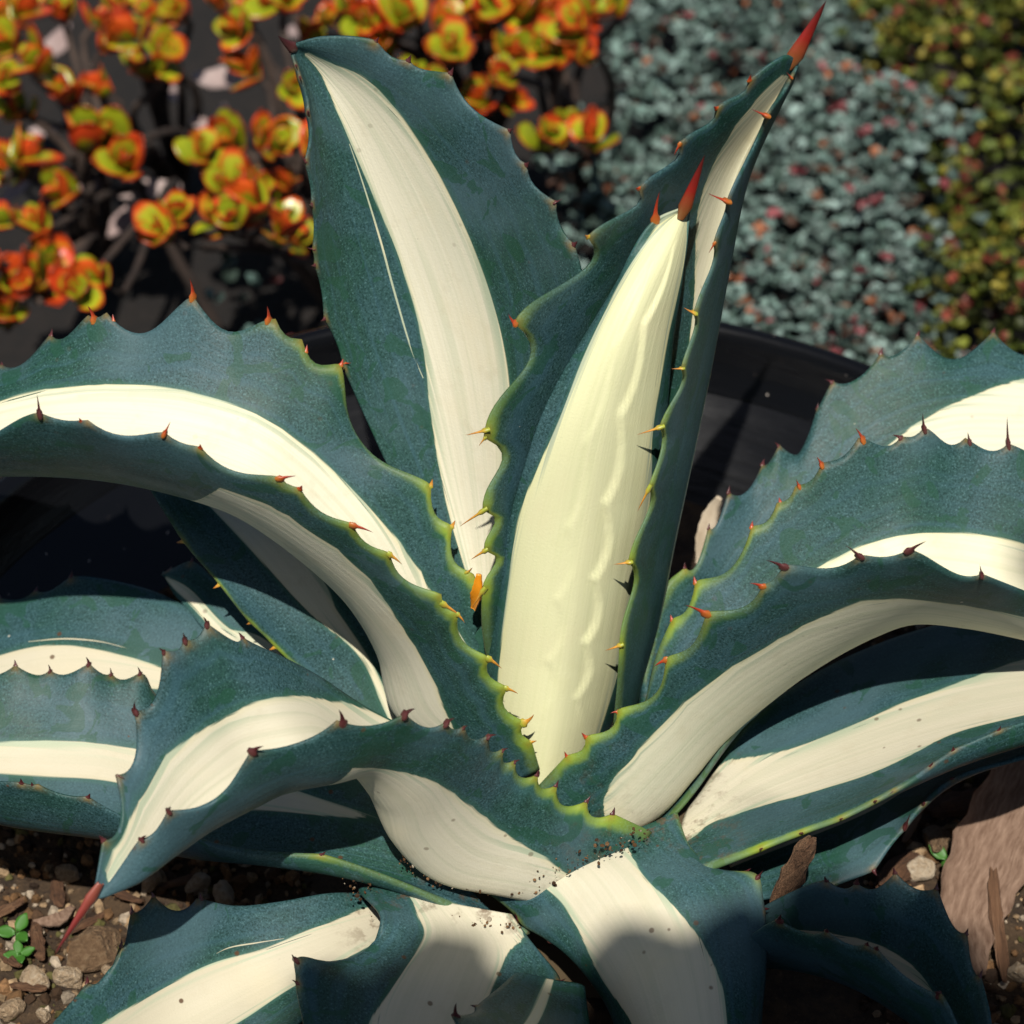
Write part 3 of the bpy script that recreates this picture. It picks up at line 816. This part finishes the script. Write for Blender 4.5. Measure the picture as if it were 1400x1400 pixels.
# ------------------------------------------------------------------ small-piece materials
def tinted(name, rough=.7, spec=.3, bump=.0, sc=200):
    """colour comes from the mesh attribute 'tint' with a little grain"""
    k = NT(name)
    a = k.n('Attribute', attribute_name='tint')
    ob = k.n('TexCoord').outputs['Object']
    n = k.noise(ob, sc, 3, .6)
    c = k.mix(k.sstep(n, .3, .7, 0, .45), a.outputs['Vector'], (.02, .015, .01))
    k.l(c, k.b.inputs['Base Color'])
    k.b.inputs['Roughness'].default_value = rough
    k.b.inputs['Specular IOR Level'].default_value = spec
    if bump: k.l(k.bump(n, bump, .002), k.b.inputs['Normal'])
    return k.m


def grainy(name, cols, sc, stretch=(1, 1, 1), rough=.85, bump=.6, co=None):
    k = NT(name)
    ob = k.attr(co, True) if co else k.n('TexCoord').outputs['Object']
    ri = k.n('ObjectInfo').outputs['Random']
    mp = k.n('Mapping'); k.l(ob, mp.inputs[0]); mp.inputs['Scale'].default_value = stretch
    n = k.noise(mp.outputs[0], sc, 5, .65)
    f = k.math('ADD', k.math('MULTIPLY', n, .8), k.math('MULTIPLY', ri, .25))
    k.l(k.ramp(f, [(.2 + .6 * i / (len(cols) - 1), c) for i, c in enumerate(cols)]), k.b.inputs['Base Color'])
    k.b.inputs['Roughness'].default_value = rough
    k.l(k.bump(n, bump, .0015 if sc > 15 else .12), k.b.inputs['Normal'])
    return k.m


M_TINT = tinted('leaf_tint', .55, .3)
M_GRIT = tinted('grit', .9, .2, .5, 400)
M_BARK = grainy('bark_chip', [(.035, .017, .009), (.13, .06, .028), (.30, .17, .09)], 7, (1.6, 1.6, .35))
M_STONE = grainy('pumice', [(.20, .12, .06), (.44, .32, .20), (.66, .56, .42)], 3.5)
M_CLOD = grainy('clod', [(.04, .022, .012), (.17, .10, .05), (.34, .24, .14)], 5)
M_DRY = grainy('dry_leaf', [(.05, .02, .012), (.14, .08, .05), (.30, .20, .14)], 330, (1.0, .30, 1), .8, 1.0, 'sco')
M_PALE = grainy('pale_dry_leaf', [(.14, .09, .08), (.34, .25, .23), (.52, .42, .39)], 30, (1, .4, 1))
M_STRAW = grainy('straw_leaf', [(.30, .22, .14), (.55, .46, .34), (.68, .60, .48)], 90, (1, .2, 1), co='sco')
M_TWIG = grainy('twig', [(.06, .03, .015), (.20, .10, .05), (.42, .28, .17)], 8, (1.5, 1.5, .25))
M_SEED = NT('seedling'); M_SEED.b.inputs['Base Color'].default_value = (.045, .15, .018, 1); M_SEED = M_SEED.m
NPR = np.random.RandomState(11)

# ------------------------------------------------------------------ grit in the pot
ico = None
bm = bmesh.new(); bmesh.ops.create_icosphere(bm, subdivisions=1, radius=1.0)
IV = np.array([v.co[:] for v in bm.verts]); IF = np.array([[v.index for v in f.verts] for f in bm.faces]); bm.free()


def rand_rot(n):
    q = NPR.normal(size=(n, 4)); q /= np.linalg.norm(q, axis=1, keepdims=True)
    w_, x, y, z = q.T
    return np.stack([1 - 2 * (y * y + z * z), 2 * (x * y - z * w_), 2 * (x * z + y * w_), 2 * (x * y + z * w_), 1 - 2 * (x * x + z * z), 2 * (y * z - x * w_),
                     2 * (x * z - y * w_), 2 * (y * z + x * w_), 1 - 2 * (x * x + y * y)], 1).reshape(n, 3, 3)


def soil_z(x, y):
    return SOIL_Z + .008 * np.sin(x * 23 + 1) * np.sin(y * 19) + .004 * np.sin(x * 61 + y * 47) + .012 * np.maximum(0, 1 - np.hypot(x, y + .03) / .12)


def grit(name, n, size, cols, label):
    r = (R_ - .045) * np.sqrt(NPR.rand(n)); a = NPR.rand(n) * 6.283
    x, y = POT_C.x + r * np.cos(a), POT_C.y + r * np.sin(a)
    px = proj(np.stack([x, y, soil_z(x, y)], 1))
    keep = ((px[:, 0] < 430) | (px[:, 0] > 1180)) & (px[:, 0] > -120) & (px[:, 0] < 1520) & (px[:, 1] > 640) & (px[:, 1] < 1520)
    x, y = x[keep], y[keep]; n = len(x)
    s = size[0] + (size[1] - size[0]) * NPR.rand(n) ** 2.5
    sc = NPR.uniform(.5, 1.2, (n, 1, 3)) * s[:, None, None]
    base = IV[None] * (1 + NPR.uniform(-.25, .25, (n, len(IV), 1)))
    P = np.einsum('nij,nkj->nki', rand_rot(n), base * sc) + np.stack([x, y, soil_z(x, y) + s * .35], 1)[:, None]
    Fc = (IF[None] + (np.arange(n) * len(IV))[:, None, None]).reshape(-1, 3)
    c = np.array(cols)[NPR.randint(0, len(cols), n)] * NPR.uniform(.6, 1.25, (n, 1))
    tint = np.repeat(c, len(IV), 0)
    o = link_mesh(name, big_mesh(name, P.reshape(-1, 3), Fc, M_GRIT, False, {'tint': tint}))
    return tag(o, label, 'gravel', kind='stuff')


grit('gravel', 15000, (.0010, .0062), [(.20, .11, .05), (.38, .26, .15), (.08, .045, .025), (.42, .34, .25), (.10, .09, .03), (.24, .13, .06), (.05, .03, .02)],
     'mixed brown and tan grit covering the pot soil')


# ------------------------------------------------------------------ loose pieces in the pot
def rock_mesh(name, mat, seed, flat=(1, .8, .6)):
    bm = bmesh.new(); bmesh.ops.create_icosphere(bm, subdivisions=3, radius=1.0)
    r = np.random.RandomState(seed)
    d = r.normal(size=(7, 3)); d /= np.linalg.norm(d, axis=1, keepdims=True)
    for v in bm.verts:
        p = np.array(v.co)
        for q in d:
            h = p @ q
            if h > .62: p = p - q * (h - .62) * .85
        p *= 1 + .07 * math.sin(p[0] * 5 + seed) * math.sin(p[1] * 6) + r.uniform(-.035, .035)
        v.co = p * flat
    me = bpy.data.meshes.new(name); bm.to_mesh(me); bm.free(); me.materials.append(mat)
    return me


def chip_mesh(name, mat, seed, n=9):
    """splintered bark chip, length 1 along z"""
    r = np.random.RandomState(seed)
    V, F = [], []
    m = 8
    for i in range(n + 1):
        t = i / n
        wd = .20 * (1 - .55 * abs(2 * t - 1) ** 3) * r.uniform(.8, 1.15); hh = .07 * r.uniform(.7, 1.2)
        for j in range(m):
            a = 2 * math.pi * j / m
            V.append((wd * math.cos(a) + .03 * math.sin(t * 5), hh * math.sin(a) * r.uniform(.7, 1.3) + .05 * math.sin(t * 3), t - .5 + r.uniform(-.03, .03) * (i in (0, n)) * 2))
    for i in range(n):
        for j in range(m):
            F.append((i * m + j, i * m + (j + 1) % m, (i + 1) * m + (j + 1) % m, (i + 1) * m + j))
    F.append(tuple(range(m))[::-1]); F.append(tuple(n * m + j for j in range(m)))
    return mesh_np(name, V, F, mat, False)


def put(o, loc, rot, sc):
    o.location = loc; o.rotation_euler = rot; o.scale = (sc,) * 3 if not hasattr(sc, '__len__') else sc
    return o


ROCKS = [rock_mesh('stone', M_STONE, 3 + i) for i in range(3)]
CLODS = [rock_mesh('clod', M_CLOD, 30 + i, (1, .8, .65)) for i in range(2)]
CHIPS = [chip_mesh('bark_chip', M_BARK, 50 + i) for i in range(3)]
TWIGS = chip_mesh('twig', M_TWIG, 70)


def on_soil(px, py, lift=0.0):
    p = at_z(px, py, SOIL_Z)
    for _ in range(3): p = at_z(px, py, soil_h(p.x, p.y) + lift)
    return p


for i, (px, py, s) in enumerate([(93, 1196, .010), (206, 1205, .011), (309, 1227, .013), (45, 1340, .012), (93, 1337, .010), (270, 1212, .010), (14, 1380, .010), (150, 1330, .007), (60, 1390, .006)]):
    o = put(link_mesh('stone', ROCKS[i % 3]), on_soil(px, py, s * .4), (i, i * 2.1, i * .7), s)
    tag(o, 'pale pumice stone on soil beside the drooping red-tipped leaf', 'stone', 'pale stones on the soil by the drooping leaf')
for i, (px, py, s) in enumerate([(1255, 1188, .011), (1326, 1112, .010), (1345, 1085, .008), (1300, 1135, .007), (1290, 1160, .006), (1310, 1100, .009), (1392, 1330, .009)]):
    o = put(link_mesh('stone', ROCKS[(i + 1) % 3]), on_soil(px, py, s * .4), (i * 1.3, i, i * .9), s)
    tag(o, 'pale stone on soil beside the broad fallen brown leaf', 'stone', 'pale stones by the fallen brown leaf')
tag(put(link_mesh('clod', CLODS[0]), on_soil(127, 1297, .008), (.2, .1, .5), (.022, .018, .014)), 'big crumbly tan clod on soil under the red leaf tip', 'clod')
tag(put(link_mesh('clod', CLODS[1]), on_soil(1281, 1151, .006), (.3, .4, 1.5), (.017, .014, .012)), 'dark fibrous clod on soil beside a three-leaved seedling', 'clod')
for i, (px, py, ln, ax) in enumerate([(79, 1217, .040, 0.25), (7, 1246, .036, -.7), (51, 1287, .042, .3), (38, 1350, .030, 1.4), (120, 1262, .03, 2.2), (10, 1310, .03, .9), (250, 1205, .035, 1.9), (170, 1225, .03, 1.1)]):
    o = put(link_mesh('bark_chip', CHIPS[i % 3]), on_soil(px, py, .006), (math.pi / 2 + .1, 0, ax + math.pi / 2 + 1.57), (ln * .55, ln * .55, ln * .75))
    tag(o, 'brown bark chip on the soil beside the drooping red-tipped leaf', 'bark chip', 'bark chips by the drooping leaf')
o = put(link_mesh('bark_chip', CHIPS[1]), on_soil(1232, 1188, .006), (1.5, .2, -.7), .045)
tag(o, 'orange-brown bark chip beside the short weathered leaf', 'bark chip')
o = put(link_mesh('bark_chip', CHIPS[0]), on_soil(1316, 1100, .012), (1.5, .2, -1.2), .05)
tag(o, 'pale split wood flake on soil above a seedling', 'bark chip')


def bar_between(me, name, a, b, wd, roll=0):
    z = (b - a); L = z.length; z.normalize(); x = z.cross(Vector((0, -.6, .8))).normalized(); y = z.cross(x)
    o = link_mesh(name, me); c = (a + b) / 2
    o.matrix_world = Matrix(((x.x * wd, y.x * wd, z.x * L, c.x), (x.y * wd, y.y * wd, z.y * L, c.y), (x.z * wd, y.z * wd, z.z * L, c.z), (0, 0, 0, 1)))
    return o


tag(bar_between(CHIPS[2], 'bark_chip', at(1058, 1236, -.125), at(1112, 1148, -.118), .034), 'long grey-brown wood splinter resting upright on a low leaf', 'bark chip')
tag(bar_between(TWIGS, 'twig', on_soil(1358, 1190, .02), on_soil(1372, 1335, .012), .022), 'thin brown twig lying across the fallen brown leaf', 'twig')
tag(bar_between(TWIGS, 'twig', on_soil(1236, 1150, .006), on_soil(1262, 1100, .012), .014), 'thin tan twig beside the weathered leaf edge', 'twig')


def strap(name, line, widths, curl, mat, parent=None, nu=9, nn=24, thick=.0012):
    """curled dead leaf: mid line of 3-D points, widths per point"""
    Cn = spline(line, nn)
    wd = np.interp(np.linspace(0, 1, nn), np.linspace(0, 1, len(widths)), widths)
    T = np.gradient(Cn, axis=0); T /= np.linalg.norm(T, axis=1, keepdims=True)
    up = np.array([0, -.35, .94]); X = np.cross(T, up); X /= np.linalg.norm(X, axis=1, keepdims=True); Z = np.cross(X, T)
    V, SC = [], []
    for s in (1, -1):
        for i in range(nn):
            for j in range(nu):
                u = 2 * j / (nu - 1) - 1
                SC.append((u * wd[i] / 2, i / nn * .12, s))
                edge = 1 + .06 * math.sin(i * 1.7 + (u > 0) * 2)
                V.append(Cn[i] + X[i] * u * wd[i] / 2 * edge + Z[i] * (curl * wd[i] * u * u + s * thick / 2 + .02 * wd[i] * math.sin(i * .5 + u * 2)))
    F = []
    n1 = nn * nu
    for i in range(nn - 1):
        for j in range(nu - 1):
            q = (i * nu + j, i * nu + j + 1, (i + 1) * nu + j + 1, (i + 1) * nu + j)
            F.append(q); F.append(tuple(n1 + x for x in q[::-1]))
        for j in (0, nu - 1):
            F.append((i * nu + j, (i + 1) * nu + j, n1 + (i + 1) * nu + j, n1 + i * nu + j))
    for i in (0, nn - 1):
        for j in range(nu - 1):
            F.append((i * nu + j, i * nu + j + 1, n1 + i * nu + j + 1, n1 + i * nu + j))
    return link_mesh(name, mesh_np(name, V, F, mat, True, {'sco': np.array(SC)}), parent)


tag(strap('dry_leaf', [on_soil(1430, 1010, .05), on_soil(1392, 1080, .04), on_soil(1355, 1170, .02), on_soil(1325, 1260, .012), on_soil(1335, 1335, .008)], [.03, .042, .05, .04, .010], .14, M_DRY),
    'broad fallen brown leaf curled over the soil in the pot', 'dry leaf')
tag(strap('dry_leaf', [at(955, 770, .17), at(962, 735, .175), at(975, 700, .18), at(985, 680, .18)], [.003, .009, .011, .004], .2, M_STRAW), 'small pale dead leaf against dark pot wall behind the tall leaf', 'dry leaf')
tag(strap('dry_leaf', [on_soil(45, 1262, .006), on_soil(80, 1258, .010), on_soil(100, 1240, .008)], [.003, .009, .003], .2, M_DRY), 'thin yellowish dead strip lying on the soil', 'dry leaf')
k = NT('orange_petal'); k.b.inputs['Base Color'].default_value = (.75, .27, .012, 1); k.b.inputs['Roughness'].default_value = .4
tag(strap('fallen_petal', [at(648, 832, -.004), at(652, 812, -.006), at(655, 785, -.004)], [.003, .007, .003], .15, k.m), 'small orange petal wedged between leaf bases', 'petal')


def seedling(loc, label, s=.011, n=3, rz=0.0):
    t = empty('seedling', loc); tag(t, label, 'seedling')
    for i in range(n):
        a = rz + 2 * math.pi * i / n
        d = Vector((math.cos(a), math.sin(a), .35))
        ps = [Vector((0, 0, .004)) + d * (s * f) for f in (.1, .5, .9, 1.15)]
        strap('leaf', ps, [.002, s * .75, s * .6, .001], .08, M_SEED, t, 5, 8, .0006)
    bar = chip_mesh('stem', M_SEED, 9, 3)
    o = link_mesh('stem', bar, t); o.location = (0, 0, .0); o.scale = (.005, .005, .012)
    return t


seedling(on_soil(1295, 1182, .004), 'tiny green three-leaved seedling beside the fallen brown leaf', .012, 3, .4)
seedling(on_soil(24, 1282, .004), 'tiny green seedling on soil beside a bark chip and tan clod', .011, 3, 1.2)
seedling(on_soil(28, 1312, .003), 'smaller green seedling in the gritty soil next to another seedling', .008, 4, .3)


# ------------------------------------------------------------------ jade plants
def jade_material():
    k = NT('jade_leaf')
    rim = k.attr('rim'); ri = k.n('ObjectInfo').outputs['Random']
    ob = k.n('TexCoord').outputs['Object']
    n = k.noise(ob, 1.6, 2, .5)
    inner = k.mix(ri, (.24, .28, .010), (.44, .42, .016))
    inner = k.mix(k.sstep(n, .35, .7, 0, .6), inner, (.11, .17, .010))
    e = k.sstep(k.math('ADD', rim, k.math('ADD', k.math('MULTIPLY', ri, .62), k.math('MULTIPLY', n, .35))), 1.06, 1.34)
    k.l(k.mix(e, inner, k.mix(ri, (.62, .10, .010), (.52, .045, .010))), k.b.inputs['Base Color'])
    k.b.inputs['Roughness'].default_value = .32
    return k.m


def jade_leaf_mesh(mat, red):
    """thick spoon-shaped leaf, length 1 along z, face towards +y"""
    nn, nu = 9, 7
    V, rim, F = [], [], []
    for s in (1, -1):
        for i in range(nn):
            t = i / (nn - 1)
            wd = .36 * math.sin(math.pi * min(1, t ** 1.35 * .86 + .10)) ** .8 + .02
            for j in range(nu):
                u = 2 * j / (nu - 1) - 1
                th = .085 * (1 - u ** 4) * math.sin(math.pi * min(.999, t * .9 + .06)) + .012
                V.append((u * wd, .16 * (u * wd) ** 2 * 4 + .10 * t * t + s * th, t))
                rim.append(max(abs(u), (t - .15) / .85) ** 1.6 + (red if s < 0 else 0))
    n1 = nn * nu
    for i in range(nn - 1):
        for j in range(nu - 1):
            q = (i * nu + j, i * nu + j + 1, (i + 1) * nu + j + 1, (i + 1) * nu + j)
            F.append(q[::-1]); F.append(tuple(n1 + x for x in q))
        for j in (0, nu - 1): F.append((i * nu + j, (i + 1) * nu + j, n1 + (i + 1) * nu + j, n1 + i * nu + j))
    for i in (0, nn - 1):
        for j in range(nu - 1): F.append((i * nu + j, i * nu + j + 1, n1 + i * nu + j + 1, n1 + i * nu + j))
    return mesh_np('jade_leaf', V, F, mat, True, {'rim': rim})


M_JADE = jade_material()
JL = [jade_leaf_mesh(M_JADE, .12), jade_leaf_mesh(M_JADE, .55)]
M_JSTEM = grainy('jade_stem', [(.012, .008, .006), (.04, .026, .02), (.12, .08, .06)], 60, (1, 1, .4))


def tube(name, pts, radii, mat, parent, n=7, m=14):
    C_ = spline(pts, m); rr = np.interp(np.linspace(0, 1, m), np.linspace(0, 1, len(radii)), radii)
    T = np.gradient(C_, axis=0); V, F = [], []
    for i in range(m):
        z = Vector(T[i]).normalized(); x = z.orthogonal().normalized(); y = z.cross(x)
        for j in range(n):
            a = 2 * math.pi * j / n
            V.append(Vector(C_[i]) + (x * math.cos(a) + y * math.sin(a)) * rr[i])
    for i in range(m - 1):
        for j in range(n): F.append((i * n + j, i * n + (j + 1) % n, (i + 1) * n + (j + 1) % n, (i + 1) * n + j))
    return link_mesh(name, mesh_np(name, V, F, mat), parent)


def fillers(n, x0, x1, y0, y1):
    return [(rng.uniform(x0, x1), rng.uniform(y0, y1) ** 1.0) for _ in range(n)]


def jade_plant(roses, bases, label):
    t = empty('jade_plant', bases[0]); tag(t, label, 'jade plant', 'jade plants behind the pot')
    bpy.context.view_layer.update()
    for (px, py, s) in roses:
        Y = .70 + (430 - py) / 430 * .42 + rng.uniform(-.06, .06)
        c = at(px, py, Y)
        b = min((Vector(q) for q in bases), key=lambda q: abs(q.x - c.x) + rng.random() * .1)
        d = b + (c - b) * .5 + Vector((rng.uniform(-.03, .03), rng.uniform(-.03, .03), .03))
        s *= rng.uniform(.7, 1.22)
        axis = Vector((rng.uniform(-.75, .75), -.3 + rng.uniform(-.5, .5), .75)).normalized()
        o = tube('stem', [b, d, c - axis * .02, c], [.007, .0055, .004, .003], M_JSTEM, t); o.matrix_world = Matrix.Identity(4)
        x = axis.orthogonal().normalized(); y = axis.cross(x)
        a0 = rng.random() * 6
        for tier, (sz, tilt, up) in enumerate([(1.0, .95, -.010), (1.0, .70, -.003), (.85, .45, .002), (.55, .2, .006)]):
            for h in (0, 1):
                a = a0 + tier * math.pi / 2 + h * math.pi + rng.uniform(-.2, .2)
                rad = x * math.cos(a) + y * math.sin(a)
                tl = tilt + rng.uniform(-.28, .28)
                zd = (rad * math.sin(tl) + axis * math.cos(tl)).normalized()
                yd = (axis - zd * axis.dot(zd)).normalized() if tl > .1 else -rad
                xd = yd.cross(zd)
                L = .032 * s * sz * rng.uniform(.75, 1.2)
                p = c + axis * (up * s)
                q = link_mesh('leaf', JL[rng.random() < .45], t)
                q.matrix_world = Matrix(((xd.x * L, yd.x * L, zd.x * L, p.x), (xd.y * L, yd.y * L, zd.y * L, p.y), (xd.z * L, yd.z * L, zd.z * L, p.z), (0, 0, 0, 1)))
    return t


RO_L = [(27, 20), (132, 30), (212, 25), (58, 85), (30, 152), (145, 62), (222, 72), (142, 122), (115, 190), (20, 228), (55, 312), (10, 300), (8, 430), (55, 378), (15, 60), (180, 50), (132, 212), (85, 20), (95, 130), (0, 110), (30, 385), (-25, 200), (-20, 360), (-30, 60), (165, 5), (135, 385), (245, 20), (205, 95), (-10, 20)]
RO_M = [(240, 298), (345, 98), (362, 185), (358, 255), (320, 300), (385, 318), (290, 205), (405, 120), (300, 5), (330, 40), (275, 215), (400, 330), (390, 255), (320, 195), (420, 60), (350, 280), (390, 5), (225, 320)]
RO_R = [(500, 30), (545, 30), (470, 12), (620, 72), (690, 78), (698, 140), (772, 168), (812, 190), (790, 75), (750, 40), (655, 18), (835, 10), (520, 70), (560, 10), (600, 30), (720, 10), (790, 15), (745, 190), (680, 105), (660, 140), (440, 30)]
gz = GROUND_Z
RO_L += fillers(8, -10, 200, 180, 420)
RO_M += fillers(10, 250, 430, 0, 330)
RO_R += fillers(12, 440, 830, -10, 130)
jade_plant([(x, y, 1.0) for x, y in RO_L], [(-.42, 1.05, gz), (-.30, .95, gz), (-.36, 1.2, gz)], 'jade plant with many red-edged yellow leaf clusters, behind the broad arching agave leaf')
jade_plant([(x, y, .95) for x, y in RO_M], [(-.20, 1.0, gz), (-.15, 1.1, gz)], 'smaller jade plant with orange-red leaf clusters beside the curled agave tip')
jade_plant([(x, y, 1.05) for x, y in RO_R], [(-.06, 1.25, gz), (.05, 1.15, gz)], 'jade plant with yellow-red leaf clusters next to the grey-green groundcover')
for i, (px, py, s, r) in enumerate([(206, 262, .05, .3), (75, 58, .05, 1.2), (298, 110, .06, -.7), (302, 161, .04, 1.5), (168, 219, .045, 1.4), (408, 38, .05, 1.4), (395, 195, .03, .5), (165, 300, .04, 1.2), (20, 262, .03, .8), (62, 175, .03, .2), (275, 170, .03, 2.2), (120, 250, .04, .9), (240, 130, .04, 2.0), (470, 100, .05, 1.0), (330, 90, .03, 2.6)]):
    p = at_z(px, py, GROUND_Z + .09 + .03 * (i % 3)); d = Vector((math.cos(r), math.sin(r), .25 * math.sin(i)))
    o = strap('dry_leaf', [p - d * s * .6, p, p + d * s * .6], [.004, s * .55, .005], .15 * (-1) ** i, M_PALE, None, 7, 12)
    tag(o, 'pale pinkish dead leaf lying among the jade plant stems', 'dry leaf', 'dead leaves under the jade plants')

# ------------------------------------------------------------------ groundcovers
def inside(poly, P):
    x, y = P[:, 0], P[:, 1]; res = np.zeros(len(P), bool); j = len(poly) - 1
    for i in range(len(poly)):
        xi, yi = poly[i]; xj, yj = poly[j]
        res ^= ((yi > y) != (yj > y)) & (x < (xj - xi) * (y - yi) / (yj - yi + 1e-9) + xi)
        j = i
    return res


KITE = np.array([(0, 0, 0), (.42, .10, .45), (.36, .16, .82), (0, .06, 1.0), (-.36, .16, .82), (-.42, .10, .45), (0, -.06, .55)])
KF = np.array([(0, 1, 6), (1, 2, 6), (2, 3, 6), (3, 4, 6), (4, 5, 6), (5, 0, 6)])


def groundcover(name, poly, n, length, hgt, cols, probs, nleaf, label, seed, bumps):
    r = np.random.RandomState(seed)
    X = r.uniform(-.3, 1.1, n); Y = r.uniform(.45, 2.3, n)
    H = hgt + bumps * (np.sin(X * 17 + seed) * np.sin(Y * 13) + .6 * np.sin(X * 37 + Y * 29) + .4 * np.sin(X * 71 - Y * 53))
    Zt = GROUND_Z + H
    P = np.stack([X, Y, Zt], 1)
    keep = inside(poly, proj(P) + r.normal(size=(n, 2)) * 16 + 22 * np.stack([np.sin(Y * 31), np.sin(X * 33)], 1)); P = P[keep]; n = len(P)
    P[:, 2] -= r.rand(n) ** 2 * .06
    Vs, Fs, Ts = [], [], []
    c = np.array(cols)[r.choice(len(cols), n, p=probs)] * r.uniform(.5, 1.5, (n, 1))
    for li in range(nleaf):
        az = li * 2.4 + r.rand(n) * 6.28; el = r.uniform(.15, 1.25, n)
        z = np.stack([np.cos(az) * np.cos(el), np.sin(az) * np.cos(el), np.sin(el)], 1)
        up = np.array([0, 0, 1.0]) + r.normal(size=(n, 3)) * .3
        y = up - z * (up * z).sum(1, keepdims=True); y /= np.linalg.norm(y, axis=1, keepdims=True)
        x = np.cross(y, z)
        L = length * r.uniform(.6, 1.25, n)
        W = (KITE[None, :, 0, None] * x[:, None] + KITE[None, :, 1, None] * y[:, None] + KITE[None, :, 2, None] * z[:, None]) * L[:, None, None] + P[:, None] + z[:, None] * .0008
        Fs.append((KF[None] + (np.arange(n) * 7)[:, None, None]).reshape(-1, 3) + len(Vs) * n * 7)
        Vs.append(W.reshape(-1, 3)); Ts.append(np.repeat(c * r.uniform(.8, 1.2, (n, 1)), 7, 0))
    o = link_mesh(name, big_mesh(name, np.vstack(Vs), np.vstack(Fs), M_TINT, False, {'tint': np.vstack(Ts)}))
    return tag(o, label, 'groundcover', kind='stuff')


POLY_S = [(850, -60), (1150, -60), (1215, 90), (1315, 150), (1270, 290), (1325, 430), (1310, 560), (1000, 600), (960, 500), (940, 330), (745, 330), (800, 180), (862, 100)]
POLY_G = [(1120, -60), (1480, -60), (1480, 620), (1280, 620), (1300, 430), (1255, 300), (1290, 160), (1195, 100)]
POLY_D = [(280, 350), (440, 350), (440, 470), (280, 450)]
groundcover('grey_groundcover', POLY_S, 52000, .0088, .11, [(.17, .26, .23), (.26, .36, .33), (.09, .15, .125), (.30, .08, .09), (.36, .14, .07), (.13, .07, .05)], [.42, .27, .19, .04, .035, .045], 7,
            'dense grey-green groundcover of tiny leaves with pink stems behind the pot', 21, .032)
groundcover('green_groundcover', POLY_G, 38000, .0098, .10, [(.15, .17, .022), (.08, .11, .016), (.30, .25, .035), (.22, .05, .03), (.035, .045, .012)], [.34, .28, .12, .09, .17], 6,
            'olive and yellow-green groundcover with red flecks beyond the grey one', 22, .045)
groundcover('sparse_groundcover', POLY_D, 2600, .0105, .06, [(.10, .17, .15), (.06, .10, .08), (.16, .05, .05)], [.5, .4, .1], 6,
            'sparse dark grey-green sprigs in the gap below the jade plants', 23, .02)

# ------------------------------------------------------------------ unseen tree, added behind the camera to shade the front leaves
ADDED_TREE = empty('added_shade_tree', (1.5, -2.6, GROUND_Z)); tag(ADDED_TREE, 'unseen tree added behind the camera, its low branch placed to shade the pot front', 'tree')
bpy.context.view_layer.update()
k = NT('added_tree_bark'); k.b.inputs['Base Color'].default_value = (.12, .08, .055, 1); k.b.inputs['Roughness'].default_value = .9
hub = Vector((.06, -.28, .05)) + sdir * 2.3
for nm, pts, rr in (('trunk', [(1.5, -2.6, GROUND_Z), (1.46, -2.55, .9), (1.4, -2.5, 2.0), (1.45, -2.6, 3.0)], [.09, .075, .06, .03]),
                    ('limb', [(1.4, -2.5, 2.0), (1.0, -2.1, 2.25), (.5, -1.6, 2.25), tuple(hub)], [.045, .035, .022, .008])):
    tube(nm, pts, rr, k.m, ADDED_TREE, 10, 20).matrix_world = Matrix.Identity(4)
r = np.random.RandomState(8)
n = 3200
X = r.uniform(-.125, .27, n)
Yl = -.186 + .045 * np.clip((X - .03) / .11, 0, 1)
P = np.stack([X, Yl - .34 * r.rand(n) - .01, np.full(n, .045)], 1) + np.array(sdir) * r.uniform(2.1, 2.45, (n, 1))  # leaf mass set along the sun's rays to shade the front leaves
P = np.vstack([P, np.stack([r.normal(1.45, .5, 700), r.normal(-2.6, .4, 700), r.normal(3.1, .3, 700)], 1)]); n = len(P)
R3 = rand_rot(n); L = r.uniform(.03, .06, n)
W = np.einsum('nij,kj->nki', R3, KITE) * L[:, None, None] + P[:, None]
o = link_mesh('shade_crown', big_mesh('shade_crown', W.reshape(-1, 3), (KF[None] + (np.arange(n) * 7)[:, None, None]).reshape(-1, 3), M_TINT, False, {'tint': np.tile((.06, .11, .025), (n * 7, 1))}), ADDED_TREE)
o.matrix_world = Matrix.Identity(4)

# ------------------------------------------------------------------ crumbs caught between the leaf bases
def crumbs(lines, n):
    r = np.random.RandomState(31); P = []
    for ln in lines:
        C_ = spline([tuple(at(*q)) for q in ln], 60)
        P.append(C_[r.randint(0, 60, n)] + r.normal(size=(n, 3)) * (.004, .002, .0026))
    P = np.vstack(P); m = len(P)
    sz = .0004 + .0011 * r.rand(m) ** 2.5
    W = np.einsum('nij,nkj->nki', rand_rot(m), IV[None] * r.uniform(.4, 1.3, (m, 1, 3)) * sz[:, None, None]) + P[:, None]
    c = np.array([(.10, .05, .02), (.20, .11, .05), (.05, .025, .012), (.45, .38, .28)])[r.choice(4, m, p=[.4, .3, .22, .08])]
    o = link_mesh('debris', big_mesh('debris', W.reshape(-1, 3), (IF[None] + (np.arange(m) * len(IV))[:, None, None]).reshape(-1, 3), M_GRIT, False, {'tint': np.repeat(c, len(IV), 0)}))
    return tag(o, 'brown crumbs of debris caught between the agave leaf bases', 'debris', kind='stuff')


crumbs([[(548, 1165, -.108), (590, 1200, -.112), (690, 1216, -.113), (745, 1200, -.112), (800, 1172, -.108), (885, 1140, -.102)],
        [(480, 1205, -.112), (520, 1235, -.118), (600, 1256, -.125), (700, 1268, -.13)]], 190)
